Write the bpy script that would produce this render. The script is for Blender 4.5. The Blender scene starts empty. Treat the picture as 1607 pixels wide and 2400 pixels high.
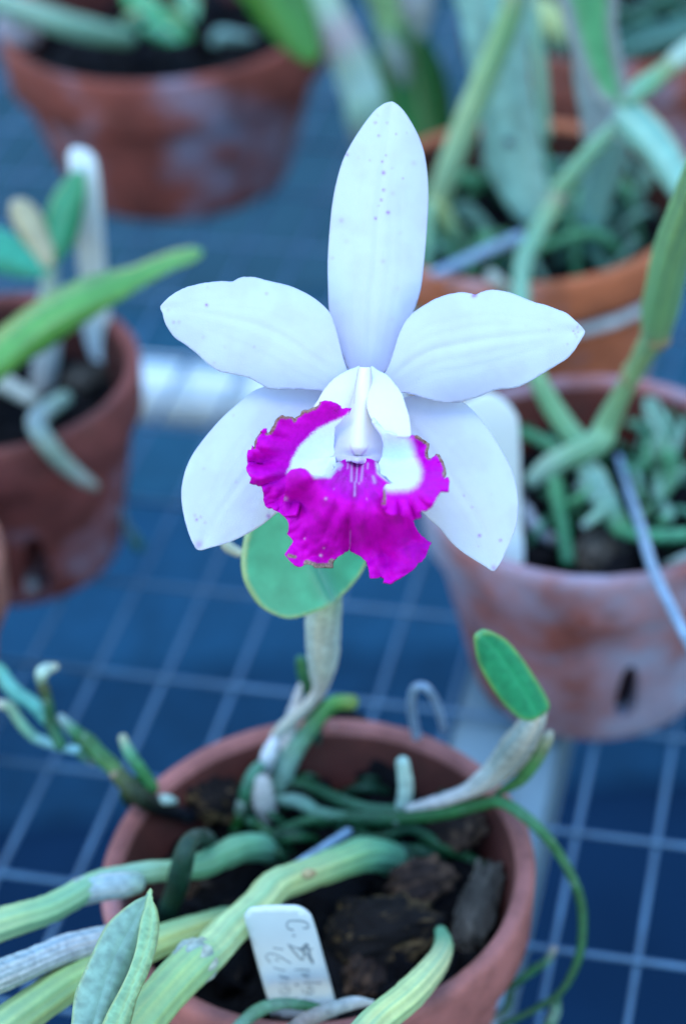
import bpy, bmesh, math, random
import numpy as np
from mathutils import Vector, Matrix, noise
from mathutils.geometry import delaunay_2d_cdt

# ------------------------------------------------------------------ camera
CAM_H, PITCH, ROLL, FPX = 0.485, math.radians(37.0), math.radians(-4.0), 5085.0
cp, sp, cr, sr = math.cos(PITCH), math.sin(PITCH), math.cos(ROLL), math.sin(ROLL)
_R0, _U0, FWD = Vector((1, 0, 0)), Vector((0, sp, cp)), Vector((0, cp, -sp))
RIGHT, UP = cr*_R0 + sr*_U0, -sr*_R0 + cr*_U0
CAM = Vector((0, 0, CAM_H))
scn = bpy.context.scene
col = scn.collection
cam_d = bpy.data.cameras.new('camera')
cam = bpy.data.objects.new('camera', cam_d); col.objects.link(cam)
M = Matrix((RIGHT, UP, -FWD)).transposed().to_4x4(); M.translation = CAM
cam.matrix_world = M
cam_d.sensor_fit = 'VERTICAL'; cam_d.sensor_height = 23.6; cam_d.lens = 50.0
cam_d.clip_start = 0.02; cam_d.clip_end = 50
D0 = 0.462                                   # distance of the flower
cam_d.dof.use_dof = True; cam_d.dof.focus_distance = D0 - 0.006
cam_d.dof.aperture_fstop = 5.3; cam_d.dof.aperture_blades = 0
scn.camera = cam

# ------------------------------------------------------------------ light
w = bpy.data.worlds.new('World'); scn.world = w; w.use_nodes = True
nt = w.node_tree; nt.nodes.clear()
sky = nt.nodes.new('ShaderNodeTexSky'); sky.sky_type = 'NISHITA'; sky.sun_disc = False
SUN_EL, SUN_AZ = math.radians(76), math.radians(215)
sky.sun_elevation = SUN_EL; sky.sun_rotation = SUN_AZ
sky.air_density = 2.2; sky.dust_density = 0.0; sky.ozone_density = 10.0
bg = nt.nodes.new('ShaderNodeBackground'); bg.inputs[1].default_value = 0.15
wo = nt.nodes.new('ShaderNodeOutputWorld')
nt.links.new(sky.outputs[0], bg.inputs[0]); nt.links.new(bg.outputs[0], wo.inputs[0])
sd = bpy.data.lights.new('sun', 'SUN'); sd.energy = 0.5; sd.angle = math.radians(30); sd.color = (1.0, 0.95, 0.88)
sun = bpy.data.objects.new('sun', sd); col.objects.link(sun)
sdir = Vector((math.sin(SUN_AZ)*math.cos(SUN_EL), math.cos(SUN_AZ)*math.cos(SUN_EL), math.sin(SUN_EL)))
sun.rotation_euler = sdir.to_track_quat('Z', 'Y').to_euler(); sun.location = (0, 0, 2)
scn.view_settings.view_transform = 'Standard'; scn.view_settings.look = 'None'
scn.view_settings.gamma = 1.0; scn.view_settings.exposure = 1.47
scn.render.engine = 'CYCLES'
scn.cycles.max_bounces = 6; scn.cycles.transparent_max_bounces = 6

# ------------------------------------------------------------------ geometry helpers
def PD(x, y, d):
    """photograph pixel (1607x2400) at a given distance along the view axis"""
    x, y, d = float(x), float(y), float(d)
    return CAM + d*(FWD + RIGHT*((x-803.5)/FPX) + UP*((1200-y)/FPX))
def at(x, y, z):
    """photograph pixel on the horizontal plane at height z"""
    r = FWD + RIGHT*((x-803.5)/FPX) + UP*((1200-y)/FPX)
    return CAM + r*((z-CAM_H)/r.z)
def depth(p): return (p-CAM).dot(FWD)
def zm(ox, oy, s):
    return lambda x, y: (ox + x/s, oy + y/s)
zTL = zm(0, 0, 1.96); zTR = zm(800, 0, 1.943); zL = zm(0, 500, 2.342); zR = zm(950, 800, 2.342)
zBL = zm(0, 1500, 1.96); zBR = zm(550, 1400, 1.845); zA = zm(560, 900, 4.0); zB = zm(700, 1080, 4.0)
zC = zm(700, 820, 4.0); zG = zm(550, 830, 2.851); zT = zm(560, 2100, 4.612)
zP = zm(360, 620, 3.2); zQ = zm(900, 660, 3.2); zS = zm(740, 200, 3.3457); zN = zm(220, 1640, 2.9037)
zK = zm(0, 1500, 3.92); zM = zm(560, 1500, 3.5636)
rng = random.Random(7)

def tag(o, label=None, cat=None, group=None, kind=None):
    if label: o['label'] = label
    if cat: o['category'] = cat
    if group: o['group'] = group
    if kind: o['kind'] = kind
    return o
def empty(name, loc, label, cat, group=None):
    o = bpy.data.objects.new(name, None); o.location = loc; o.empty_display_size = 0.01
    col.objects.link(o); tag(o, label, cat, group); o['_o'] = 0; del o['_o']
    return o
def root_loc(p):
    while p is not None and p.parent is not None: p = p.parent
    return Vector(p.location) if p is not None else Vector((0, 0, 0))
def mk(name, verts, faces, mat, parent=None, cols=None, smooth=True, solid=0, offset=0.0):
    me = bpy.data.meshes.new(name)
    o_ = root_loc(parent)
    V = [(v[0]-o_.x, v[1]-o_.y, v[2]-o_.z) for v in verts]
    me.from_pydata(V, [], faces)
    if cols is not None:
        a = me.color_attributes.new('Col', 'FLOAT_COLOR', 'POINT')
        c = np.ones((len(V), 4), np.float32); c[:, :3] = np.asarray(cols)[:, :3]
        a.data.foreach_set('color', c.ravel())
    if smooth: me.polygons.foreach_set('use_smooth', [True]*len(me.polygons))
    me.materials.append(mat); me.update()
    ob = bpy.data.objects.new(name, me); col.objects.link(ob)
    if parent is not None: ob.parent = parent
    if solid:
        m = ob.modifiers.new('thick', 'SOLIDIFY'); m.thickness = solid; m.offset = offset
    return ob

def cmr(pts, n=6, closed=False):
    """Catmull-Rom through rows of numbers"""
    P = np.array(pts, float); N = len(P); out = []
    rngk = range(N) if closed else range(N-1)
    for i in rngk:
        if closed: a, b, c, d = P[(i-1) % N], P[i], P[(i+1) % N], P[(i+2) % N]
        else: a, b, c, d = P[max(i-1, 0)], P[i], P[i+1], P[min(i+2, N-1)]
        for k in range(n):
            t = k/n
            out.append(0.5*((2*b)+(-a+c)*t+(2*a-5*b+4*c-d)*t*t+(-a+3*b-3*c+d)*t**3))
    if not closed: out.append(P[-1])
    return np.array(out)
def jag(pts, amp, step, seed=0):
    """closed outline resampled with small ragged teeth"""
    P = np.array(pts, float); out = []; r = np.random.default_rng(seed)
    for i in range(len(P)):
        a, b = P[i], P[(i+1) % len(P)]; L = np.linalg.norm(b-a); n = max(1, int(L/step))
        nrm = np.array([-(b-a)[1], (b-a)[0]])/(L+1e-9)
        for k in range(n):
            out.append(a+(b-a)*k/n + nrm*r.normal(0, amp))
    return np.array(out)
def seg_dist(X, Y, poly, closed=False):
    P = np.array(poly, float); d = np.full(X.shape, 1e9)
    n = len(P) if closed else len(P)-1
    for i in range(n):
        a, b = P[i], P[(i+1) % len(P)]; ab = b-a; L = ab@ab+1e-12
        t = np.clip(((X-a[0])*ab[0]+(Y-a[1])*ab[1])/L, 0, 1)
        d = np.minimum(d, np.hypot(X-a[0]-t*ab[0], Y-a[1]-t*ab[1]))
    return d
def along(X, Y, poly):
    """(fraction along, signed distance) to an open polyline"""
    P = np.array(poly, float); L = np.r_[0, np.cumsum(np.hypot(*np.diff(P, axis=0).T))]
    best = np.full(X.shape, 1e9); fr = np.zeros(X.shape); sg = np.zeros(X.shape)
    for i in range(len(P)-1):
        a, b = P[i], P[i+1]; ab = b-a; LL = ab@ab+1e-12
        t = np.clip(((X-a[0])*ab[0]+(Y-a[1])*ab[1])/LL, 0, 1)
        dx, dy = X-a[0]-t*ab[0], Y-a[1]-t*ab[1]; d = np.hypot(dx, dy); m = d < best
        best[m] = d[m]; fr[m] = ((L[i]+t*(L[i+1]-L[i]))/L[-1])[m]
        sg[m] = np.sign(ab[0]*dy-ab[1]*dx)[m]*d[m]
    return fr, sg
def chord(X, Y, poly):
    P = np.array(poly, float); a, b = P[0], P[-1]; ab = b-a
    return np.clip(((X-a[0])*ab[0]+(Y-a[1])*ab[1])/(ab@ab), -0.1, 1.1)
def inside(X, Y, poly):
    P = np.array(poly, float); c = np.zeros(X.shape, bool); j = len(P)-1
    for i in range(len(P)):
        xi, yi = P[i]; xj, yj = P[j]
        m = ((yi > Y) != (yj > Y)) & (X < (xj-xi)*(Y-yi)/(yj-yi+1e-12)+xi)
        c ^= m; j = i
    return c
def softin(X, Y, poly, w):
    d = seg_dist(X, Y, poly, True); s = np.where(inside(X, Y, poly), d, -d)
    t = np.clip(s/w*0.5+0.5, 0, 1); return t*t*(3-2*t)
def sm(a, b, x):
    t = np.clip((x-a)/(b-a), 0, 1); return t*t*(3-2*t)
def vn(X, Y, s, seed=0.0, oct=3):
    return np.array([noise.fractal((x/s, y/s, seed), 1.0, 2.0, oct) for x, y in zip(X, Y)])
def mixc(a, b, t):
    a = np.asarray(a, float); b = np.asarray(b, float); t = np.asarray(t)[:, None]
    return a*(1-t)+b*t
def patch(name, outline, dfn, cfn, mat, parent, step=5.0, solid=0.0005):
    """a sheet bounded by an outline, with real relief: dfn gives distance, cfn pigment"""
    O = np.array(outline, float); mn, mx = O.min(0), O.max(0); r = np.random.default_rng(3)
    gx, gy = np.meshgrid(np.arange(mn[0], mx[0], step), np.arange(mn[1], mx[1], step*0.87))
    gx = gx + (np.arange(gx.shape[0]) % 2)[:, None]*step*0.5
    gx, gy = gx.ravel(), gy.ravel()
    gx = gx+r.uniform(-.12, .12, gx.shape)*step; gy = gy+r.uniform(-.12, .12, gy.shape)*step
    k = inside(gx, gy, O) & (seg_dist(gx, gy, O, True) > step*0.45)
    pts = [Vector(p) for p in O] + [Vector(p) for p in zip(gx[k], gy[k])]
    res = delaunay_2d_cdt(pts, [], [list(range(len(O)))], 1, 1e-4)
    V2 = np.array([tuple(v) for v in res[0]]); X, Y = V2[:, 0], V2[:, 1]
    d = dfn(X, Y); e = seg_dist(X, Y, O, True)
    c = cfn(X, Y, e)
    V = [PD(x, y, dd) for x, y, dd in zip(X, Y, d)]
    F = []
    for f in res[2]:
        f = list(f); a, b, cc = V2[f[0]], V2[f[1]], V2[f[2]]
        if (b[0]-a[0])*(cc[1]-a[1])-(b[1]-a[1])*(cc[0]-a[0]) > 0: f.reverse()
        F.append(f)
    return mk(name, V, F, mat, parent, cols=c, solid=solid)

def frames(P):
    T = np.gradient(P, axis=0); T /= np.linalg.norm(T, axis=1)[:, None]+1e-12
    n = np.cross(T[0], [0.3, 0.2, 0.93]); n /= np.linalg.norm(n); N = []
    for t in T:
        n = n-t*(n@t); n /= np.linalg.norm(n)+1e-12; N.append(n.copy())
    N = np.array(N); return T, N, np.cross(T, N)
def tube(name, pts, mat, parent=None, cols=None, seg=14, ribs=0, ribamp=0.06, rough=0.03, n=7, flat=1.0, seed=None, cap=True):
    """pts: rows (Vector, radius in metres); cols: one pigment per row"""
    seed = rng.random()*100 if seed is None else seed
    A = np.array([list(p)+[r] for p, r in pts]); 
    if cols is None: cols = [(0.1, 0.3, 0.1)]*len(pts)
    A = np.hstack([A, np.array(cols, float)])
    A = cmr(A, n); P, R, C = A[:, :3], np.maximum(A[:, 3], 1e-5), np.clip(A[:, 4:7], 0, 1)
    T, N, B = frames(P); V = []; CC = []; m = len(P)
    L = np.r_[0, np.cumsum(np.linalg.norm(np.diff(P, axis=0), axis=1))]
    if cap:                                   # rounded ends
        def end(i, s):
            return [(P[i]+s*T[i]*R[i]*f, R[i]*g, C[i], i) for f, g in ((0.35, .93), (0.65, .72), (0.85, .42), (0.93, .08))]
        rings = end(0, -1)[::-1]+[(P[i], R[i], C[i], i) for i in range(m)]+end(m-1, 1)
    else: rings = [(P[i], R[i], C[i], i) for i in range(m)]
    for p, r, c, i in rings:
        for k in range(seg):
            a = 2*math.pi*k/seg
            u = math.cos(a)*N[i]+math.sin(a)*B[i]*flat
            q = Vector(p+u*r)
            f = 1+rough*2*noise.noise((q*(0.6/max(r, 1e-4)))+Vector((seed, 0, 0)))
            cc = c
            if ribs:
                g = math.cos(ribs*a+1.5*noise.noise(Vector((L[i]*20, seed, 0))))
                f += ribamp*g
                n1 = noise.noise(Vector((math.cos(a)*ribs*0.55, math.sin(a)*ribs*0.55, L[i]*18+seed)))
                n2 = noise.noise(Vector((math.cos(a)*ribs*1.6, math.sin(a)*ribs*1.6, L[i]*40+seed)))
                k_ = 1+0.10*g+0.28*n1+0.16*n2
                cc = np.clip(np.array(c)*k_*np.array((1+0.35*n1, 1.0, 1-0.2*n1)), 0, 1)
            V.append(p+u*r*f); CC.append(cc)
    F = []
    for i in range(len(rings)-1):
        for k in range(seg):
            a, b = i*seg+k, i*seg+(k+1) % seg
            F.append((a, b, b+seg, a+seg))
    F.append(tuple(range(seg))[::-1]); F.append(tuple((len(rings)-1)*seg+k for k in range(seg)))
    return mk(name, V, F, mat, parent, cols=CC)
def T(name, rows, mat, parent, cols, **kw):
    """rows: (x, y, z, radius px) in photograph pixels at height z"""
    pts = []
    for x, y, z, r in rows:
        p = at(x, y, z); pts.append((p, r/FPX*depth(p)))
    if isinstance(cols[0], (int, float)): cols = [cols]*len(rows)
    return tube(name, pts, mat, parent, cols, **kw)
def TD(name, rows, mat, parent, cols, **kw):
    """as T, with distance along the view instead of height"""
    pts = [(PD(x, y, d), r/FPX*d) for x, y, d, r in rows]
    if isinstance(cols[0], (int, float)): cols = [cols]*len(rows)
    return tube(name, pts, mat, parent, cols, **kw)

# ------------------------------------------------------------------ materials
def newmat(name):
    m = bpy.data.materials.new(name); m.use_nodes = True; n = m.node_tree
    return m, n, n.nodes['Principled BSDF']
def node(n, t, **k):
    x = n.nodes.new(t)
    for a, b in k.items(): setattr(x, a, b)
    return x
def noise_n(n, scale, detail=4, rough=0.55, stretch=None):
    t = node(n, 'ShaderNodeTexNoise'); t.inputs['Scale'].default_value = scale
    t.inputs['Detail'].default_value = detail; t.inputs['Roughness'].default_value = rough
    tc = node(n, 'ShaderNodeTexCoord')
    if stretch:
        mp = node(n, 'ShaderNodeMapping'); mp.inputs['Scale'].default_value = stretch
        n.links.new(tc.outputs['Object'], mp.inputs[0]); n.links.new(mp.outputs[0], t.inputs[0])
    else: n.links.new(tc.outputs['Object'], t.inputs[0])
    return t.outputs[0]
def ramp(n, src, stops):
    r = node(n, 'ShaderNodeValToRGB'); e = r.color_ramp.elements
    while len(e) < len(stops): e.new(0.5)
    for i, (p, c) in enumerate(stops):
        e[i].position = p; e[i].color = (c, c, c, 1) if isinstance(c, (int, float)) else (*c, 1)
    n.links.new(src, r.inputs[0]); return r.outputs[0]
def mixn(n, a, b, f, mode='MIX'):
    x = node(n, 'ShaderNodeMix', data_type='RGBA', blend_type=mode)
    if isinstance(f, (int, float)): x.inputs[0].default_value = f
    else: n.links.new(f, x.inputs[0])
    for s, v in ((6, a), (7, b)):
        if isinstance(v, tuple): x.inputs[s].default_value = (*v, 1)
        else: n.links.new(v, x.inputs[s])
    return x.outputs[2]
def bump(n, bs, h, dist, strength=1.0):
    b = node(n, 'ShaderNodeBump'); b.inputs['Strength'].default_value = strength
    b.inputs['Distance'].default_value = dist
    n.links.new(h, b.inputs['Height']); n.links.new(b.outputs[0], bs.inputs['Normal'])
def attr_mat(name, rough=0.45, spec=0.4, sss=0.0, mot=0.25, mscale=300, bscale=900, bdist=0.0002, fleck=None, coat=0.0, trans=0.0, tint=None, gamma=1.0):
    m, n, bs = newmat(name)
    a = node(n, 'ShaderNodeAttribute', attribute_name='Col')
    nz = noise_n(n, mscale, 5)
    f = ramp(n, nz, [(0.3, 1-mot), (0.7, 1+mot*0.3)])
    gm = node(n, 'ShaderNodeGamma'); gm.inputs[1].default_value = gamma; n.links.new(a.outputs[0], gm.inputs[0])
    c = mixn(n, gm.outputs[0], f, 1.0, 'MULTIPLY')
    if fleck:
        fc, fs, lo, hi = fleck
        c = mixn(n, c, fc, ramp(n, noise_n(n, fs, 5, 0.65), [(lo, 0.0), (hi, 1.0)]))
    n.links.new(c, bs.inputs['Base Color'])
    if tint: c = mixn(n, c, tint[0], tint[1])
    n.links.new(c, bs.inputs['Base Color'])
    bs.inputs['Roughness'].default_value = rough
    bs.inputs['Specular IOR Level'].default_value = spec
    if coat: bs.inputs['Coat Weight'].default_value = coat; bs.inputs['Coat Roughness'].default_value = 0.25
    if sss:
        bs.inputs['Subsurface Weight'].default_value = sss
        bs.inputs['Subsurface Scale'].default_value = 0.002
        bs.inputs['Subsurface Radius'].default_value = (1.0, 0.8, 0.9)
    bump(n, bs, noise_n(n, bscale, 3), bdist, 0.6)
    if trans:
        tr = node(n, 'ShaderNodeBsdfTranslucent'); n.links.new(c, tr.inputs[0])
        mx = node(n, 'ShaderNodeMixShader'); mx.inputs[0].default_value = trans
        out = n.nodes['Material Output']
        n.links.new(bs.outputs[0], mx.inputs[1]); n.links.new(tr.outputs[0], mx.inputs[2]); n.links.new(mx.outputs[0], out.inputs[0])
    return m
MPETAL = attr_mat('petal_tissue', 0.5, 0.25, 0.0, 0.018, 500, 3200, 0.00014, trans=0.2)
MLIP = attr_mat('lip_tissue', 0.6, 0.08, 0.0, 0.05, 900, 3500, 0.00005, trans=0.12)
MCANE = attr_mat('cane_skin', 0.42, 0.4, 0, 0.2, 260, 1200, 0.00012, tint=((0.26, 0.52, 0.36), 0.34), gamma=1.22)
MLEAF = attr_mat('leaf_skin', 0.34, 0.5, 0, 0.16, 160, 1500, 0.00008, coat=0.12, trans=0.05, gamma=1.12)
MROOT = attr_mat('root_skin', 0.55, 0.35, 0, 0.4, 420, 1500, 0.0003, fleck=((0.38, 0.50, 0.48), 330, 0.62, 0.8), gamma=1.25)
MSHEATH = attr_mat('papery_sheath', 0.7, 0.2, 0, 0.35, 600, 2200, 0.0004, fleck=((0.16, 0.16, 0.14), 500, 0.66, 0.86))
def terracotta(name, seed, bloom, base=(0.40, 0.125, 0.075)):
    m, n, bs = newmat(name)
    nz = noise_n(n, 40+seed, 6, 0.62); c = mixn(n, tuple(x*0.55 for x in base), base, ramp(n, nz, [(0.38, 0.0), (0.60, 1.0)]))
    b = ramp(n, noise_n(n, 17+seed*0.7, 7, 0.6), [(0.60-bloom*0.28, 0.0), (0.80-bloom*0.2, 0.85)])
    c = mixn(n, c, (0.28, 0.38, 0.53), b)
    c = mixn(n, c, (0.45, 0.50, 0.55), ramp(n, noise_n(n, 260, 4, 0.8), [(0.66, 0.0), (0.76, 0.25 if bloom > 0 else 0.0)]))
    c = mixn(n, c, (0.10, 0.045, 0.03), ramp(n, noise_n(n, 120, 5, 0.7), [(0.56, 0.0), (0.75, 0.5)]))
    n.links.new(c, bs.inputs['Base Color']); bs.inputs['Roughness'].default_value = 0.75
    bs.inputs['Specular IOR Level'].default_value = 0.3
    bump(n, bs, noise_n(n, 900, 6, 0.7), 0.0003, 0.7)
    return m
def simple(name, base, rough=0.5, metal=0.0, var=0.2, scale=80, bd=0.0, spec=0.5):
    m, n, bs = newmat(name)
    c = mixn(n, tuple(x*(1-var) for x in base), tuple(min(1, x*(1+var)) for x in base), ramp(n, noise_n(n, scale, 5), [(0.35, 0.0), (0.65, 1.0)]))
    n.links.new(c, bs.inputs['Base Color']); bs.inputs['Roughness'].default_value = rough
    bs.inputs['Metallic'].default_value = metal; bs.inputs['Specular IOR Level'].default_value = spec
    if bd: bump(n, bs, noise_n(n, scale*6, 5), bd, 0.6)
    return m
def bark(name, dark, light, thr):
    m, n, bs = newmat(name)
    nz = noise_n(n, 120, 8, 0.72, (0.5, 1.5, 3.0))
    c = mixn(n, dark, light, ramp(n, nz, [(thr, 0.0), (thr+0.16, 1.0)]))
    c = mixn(n, c, tuple(x*0.25 for x in dark), ramp(n, noise_n(n, 320, 6, 0.7, (1, 1, 0.4)), [(0.5, 0.0), (0.7, 0.8)]))
    n.links.new(c, bs.inputs['Base Color']); bs.inputs['Roughness'].default_value = 0.8; bs.inputs['Specular IOR Level'].default_value = 0.12
    bump(n, bs, nz, 0.0022, 1.0); return m
BARK_DARK = bark('dark_bark', (0.006, 0.006, 0.008), (0.10, 0.068, 0.05), 0.58)
BARK_OCHRE = bark('ochre_bark', (0.012, 0.010, 0.010), (0.34, 0.22, 0.095), 0.50)
BARK_GREY = bark('grey_bark', (0.06, 0.055, 0.047), (0.19, 0.17, 0.14), 0.45)
MIX = simple('potting_mix', (0.006, 0.006, 0.007), 0.9, 0, 0.6, 300, 0.002, spec=0.1)
WIRE = simple('coated_wire', (0.055, 0.145, 0.25), 0.42, 0.2, 0.2, 60)
RODM = simple('galvanised_rod', (0.20, 0.32, 0.46), 0.38, 0.15, 0.25, 300, 0.0001)
TUBEM = simple('galvanised_tube', (0.58, 0.78, 0.86), 0.3, 0.0, 0.08, 25, spec=0.9)
BEAMM = simple('painted_beam', (0.15, 0.26, 0.32), 0.5, 0.0, 0.12, 12)
TAGM = simple('tag_plastic', (0.56, 0.67, 0.70), 0.4, 0.0, 0.03, 90)
INK = simple('faded_ink', (0.16, 0.22, 0.26), 0.6, 0, 0.3, 800)

# ------------------------------------------------------------------ floor and bench
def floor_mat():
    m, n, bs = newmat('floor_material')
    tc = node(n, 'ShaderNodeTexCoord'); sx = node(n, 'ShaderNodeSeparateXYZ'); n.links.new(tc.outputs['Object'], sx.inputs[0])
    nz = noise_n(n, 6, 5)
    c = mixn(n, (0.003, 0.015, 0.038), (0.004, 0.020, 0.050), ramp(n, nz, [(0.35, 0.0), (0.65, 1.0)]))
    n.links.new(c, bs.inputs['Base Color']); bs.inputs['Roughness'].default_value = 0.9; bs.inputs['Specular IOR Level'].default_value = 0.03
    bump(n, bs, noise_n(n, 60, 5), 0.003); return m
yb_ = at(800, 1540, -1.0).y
y1_, y2_, y3_ = at(800, 1880, -1.0).y, at(800, 1150, -1.0).y, at(800, 700, -1.0).y  # the sheets below paint the floor's near shade and far light as colour
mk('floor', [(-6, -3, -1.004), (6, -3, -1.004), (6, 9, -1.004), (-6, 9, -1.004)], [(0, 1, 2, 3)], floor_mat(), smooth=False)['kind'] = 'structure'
mk('floor_dim_band', [(-6, y1_, -1), (6, y1_, -1), (6, 9, -1), (-6, 9, -1)], [(0, 1, 2, 3)],
   simple('floor_shade_dark', (0.0055, 0.031, 0.065), 0.9, 0, 0.25, 30, 0.003, spec=0.05), smooth=False)['kind'] = 'structure'
mk('floor_shade_band', [(-6, yb_, -.998), (6, yb_, -.998), (6, 9, -.998), (-6, 9, -.998)], [(0, 1, 2, 3)],
   simple('floor_shade_mid', (0.009, 0.050, 0.098), 0.9, 0, 0.25, 30, 0.003, spec=0.05), smooth=False)['kind'] = 'structure'
mk('floor_shade_band', [(-6, y2_, -.996), (6, y2_, -.996), (6, 9, -.996), (-6, 9, -.996)], [(0, 1, 2, 3)],
   simple('floor_shade_pale', (0.014, 0.064, 0.105), 0.9, 0, 0.25, 30, 0.003, spec=0.05), smooth=False)['kind'] = 'structure'
mk('floor_lit_band', [(-6, y3_, -.992), (6, y3_, -.992), (6, 9, -.992), (-6, 9, -.992)], [(0, 1, 2, 3)],
   simple('floor_lit_far', (0.021, 0.062, 0.085), 0.85, 0, 0.15, 9, 0.002, spec=0.05), smooth=False)['kind'] = 'structure'

CELL = 0.02468; ROWS = CELL*1.94; YAW = math.radians(-15.6)
bench = empty('bench', (0, 0.7, -0.01), 'wire mesh bench top of slim blue grey bars the clay pots stand on', 'bench')
bo = Vector(bench.location)
ex = Vector((math.cos(YAW), math.sin(YAW), 0)); ey = Vector((-math.sin(YAW), math.cos(YAW), 0))
org = Vector((-3.6*CELL, 22.9*CELL, 0))
def cyl_mesh(name, r, L, mat, seg=10, sag=0):
    bm = bmesh.new(); bmesh.ops.create_cone(bm, cap_ends=True, segments=seg, radius1=r, radius2=r, depth=L)
    me = bpy.data.meshes.new(name); bm.to_mesh(me); bm.free()
    me.polygons.foreach_set('use_smooth', [True]*len(me.polygons)); me.materials.append(mat); return me
wl = cyl_mesh('long_wire', 0.0010, 2.6, WIRE); wc = cyl_mesh('cross_wire', 0.0010, 2.6, WIRE)
def place_wire(me, c, d, z):
    o = bpy.data.objects.new('wire', me); o.rotation_euler = Vector(d).to_track_quat('Z', 'Y').to_euler()
    o.location = Vector((c.x, c.y, z))-bo; col.objects.link(o); o.parent = bench
for i in range(-26, 42):
    place_wire(wl, org+ex*(i*CELL)+ey*0.55, ey, -0.0034+rng.uniform(-.0002, .0002))
for j in range(-7, 30):
    place_wire(wc, org+ey*(j*ROWS)+ex*0.15, ex, -0.0012+rng.uniform(-.0002, .0002))
# galvanised tube across, steel beam lengthwise, both under the mesh
a, b = at(300, 905, -0.02), at(610, 930, -0.02); dv = (b-a).normalized()
tube('frame_tube', [(a-dv*0.8, 0.0145), (a+dv*0.2, 0.0145), (a+dv*1.2, 0.0145)], TUBEM, bench, [(0.6, 0.6, 0.6)]*3, seg=32, rough=0.0, n=3)
def box(name, c, dx, dy, dz, ux, uy, mat, parent):
    V = []; uz = Vector((0, 0, 1))
    for sx in (-1, 1):
        for sy in (-1, 1):
            for s in (-1, 1): V.append(c+ux*sx*dx+uy*sy*dy+uz*s*dz)
    F = [(0, 1, 3, 2), (4, 6, 7, 5), (0, 4, 5, 1), (2, 3, 7, 6), (0, 2, 6, 4), (1, 5, 7, 3)]
    o = mk(name, V, F, mat, parent, smooth=False); m = o.modifiers.new('b', 'BEVEL'); m.width = 0.002; m.segments = 2
    return o
br = at(1300, 1830, -0.006)
box('frame_beam', br-ex*0.019-Vector((0, 0, 0.015)), 0.018, 1.1, 0.014, ex, ey, BEAMM, bench)

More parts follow.
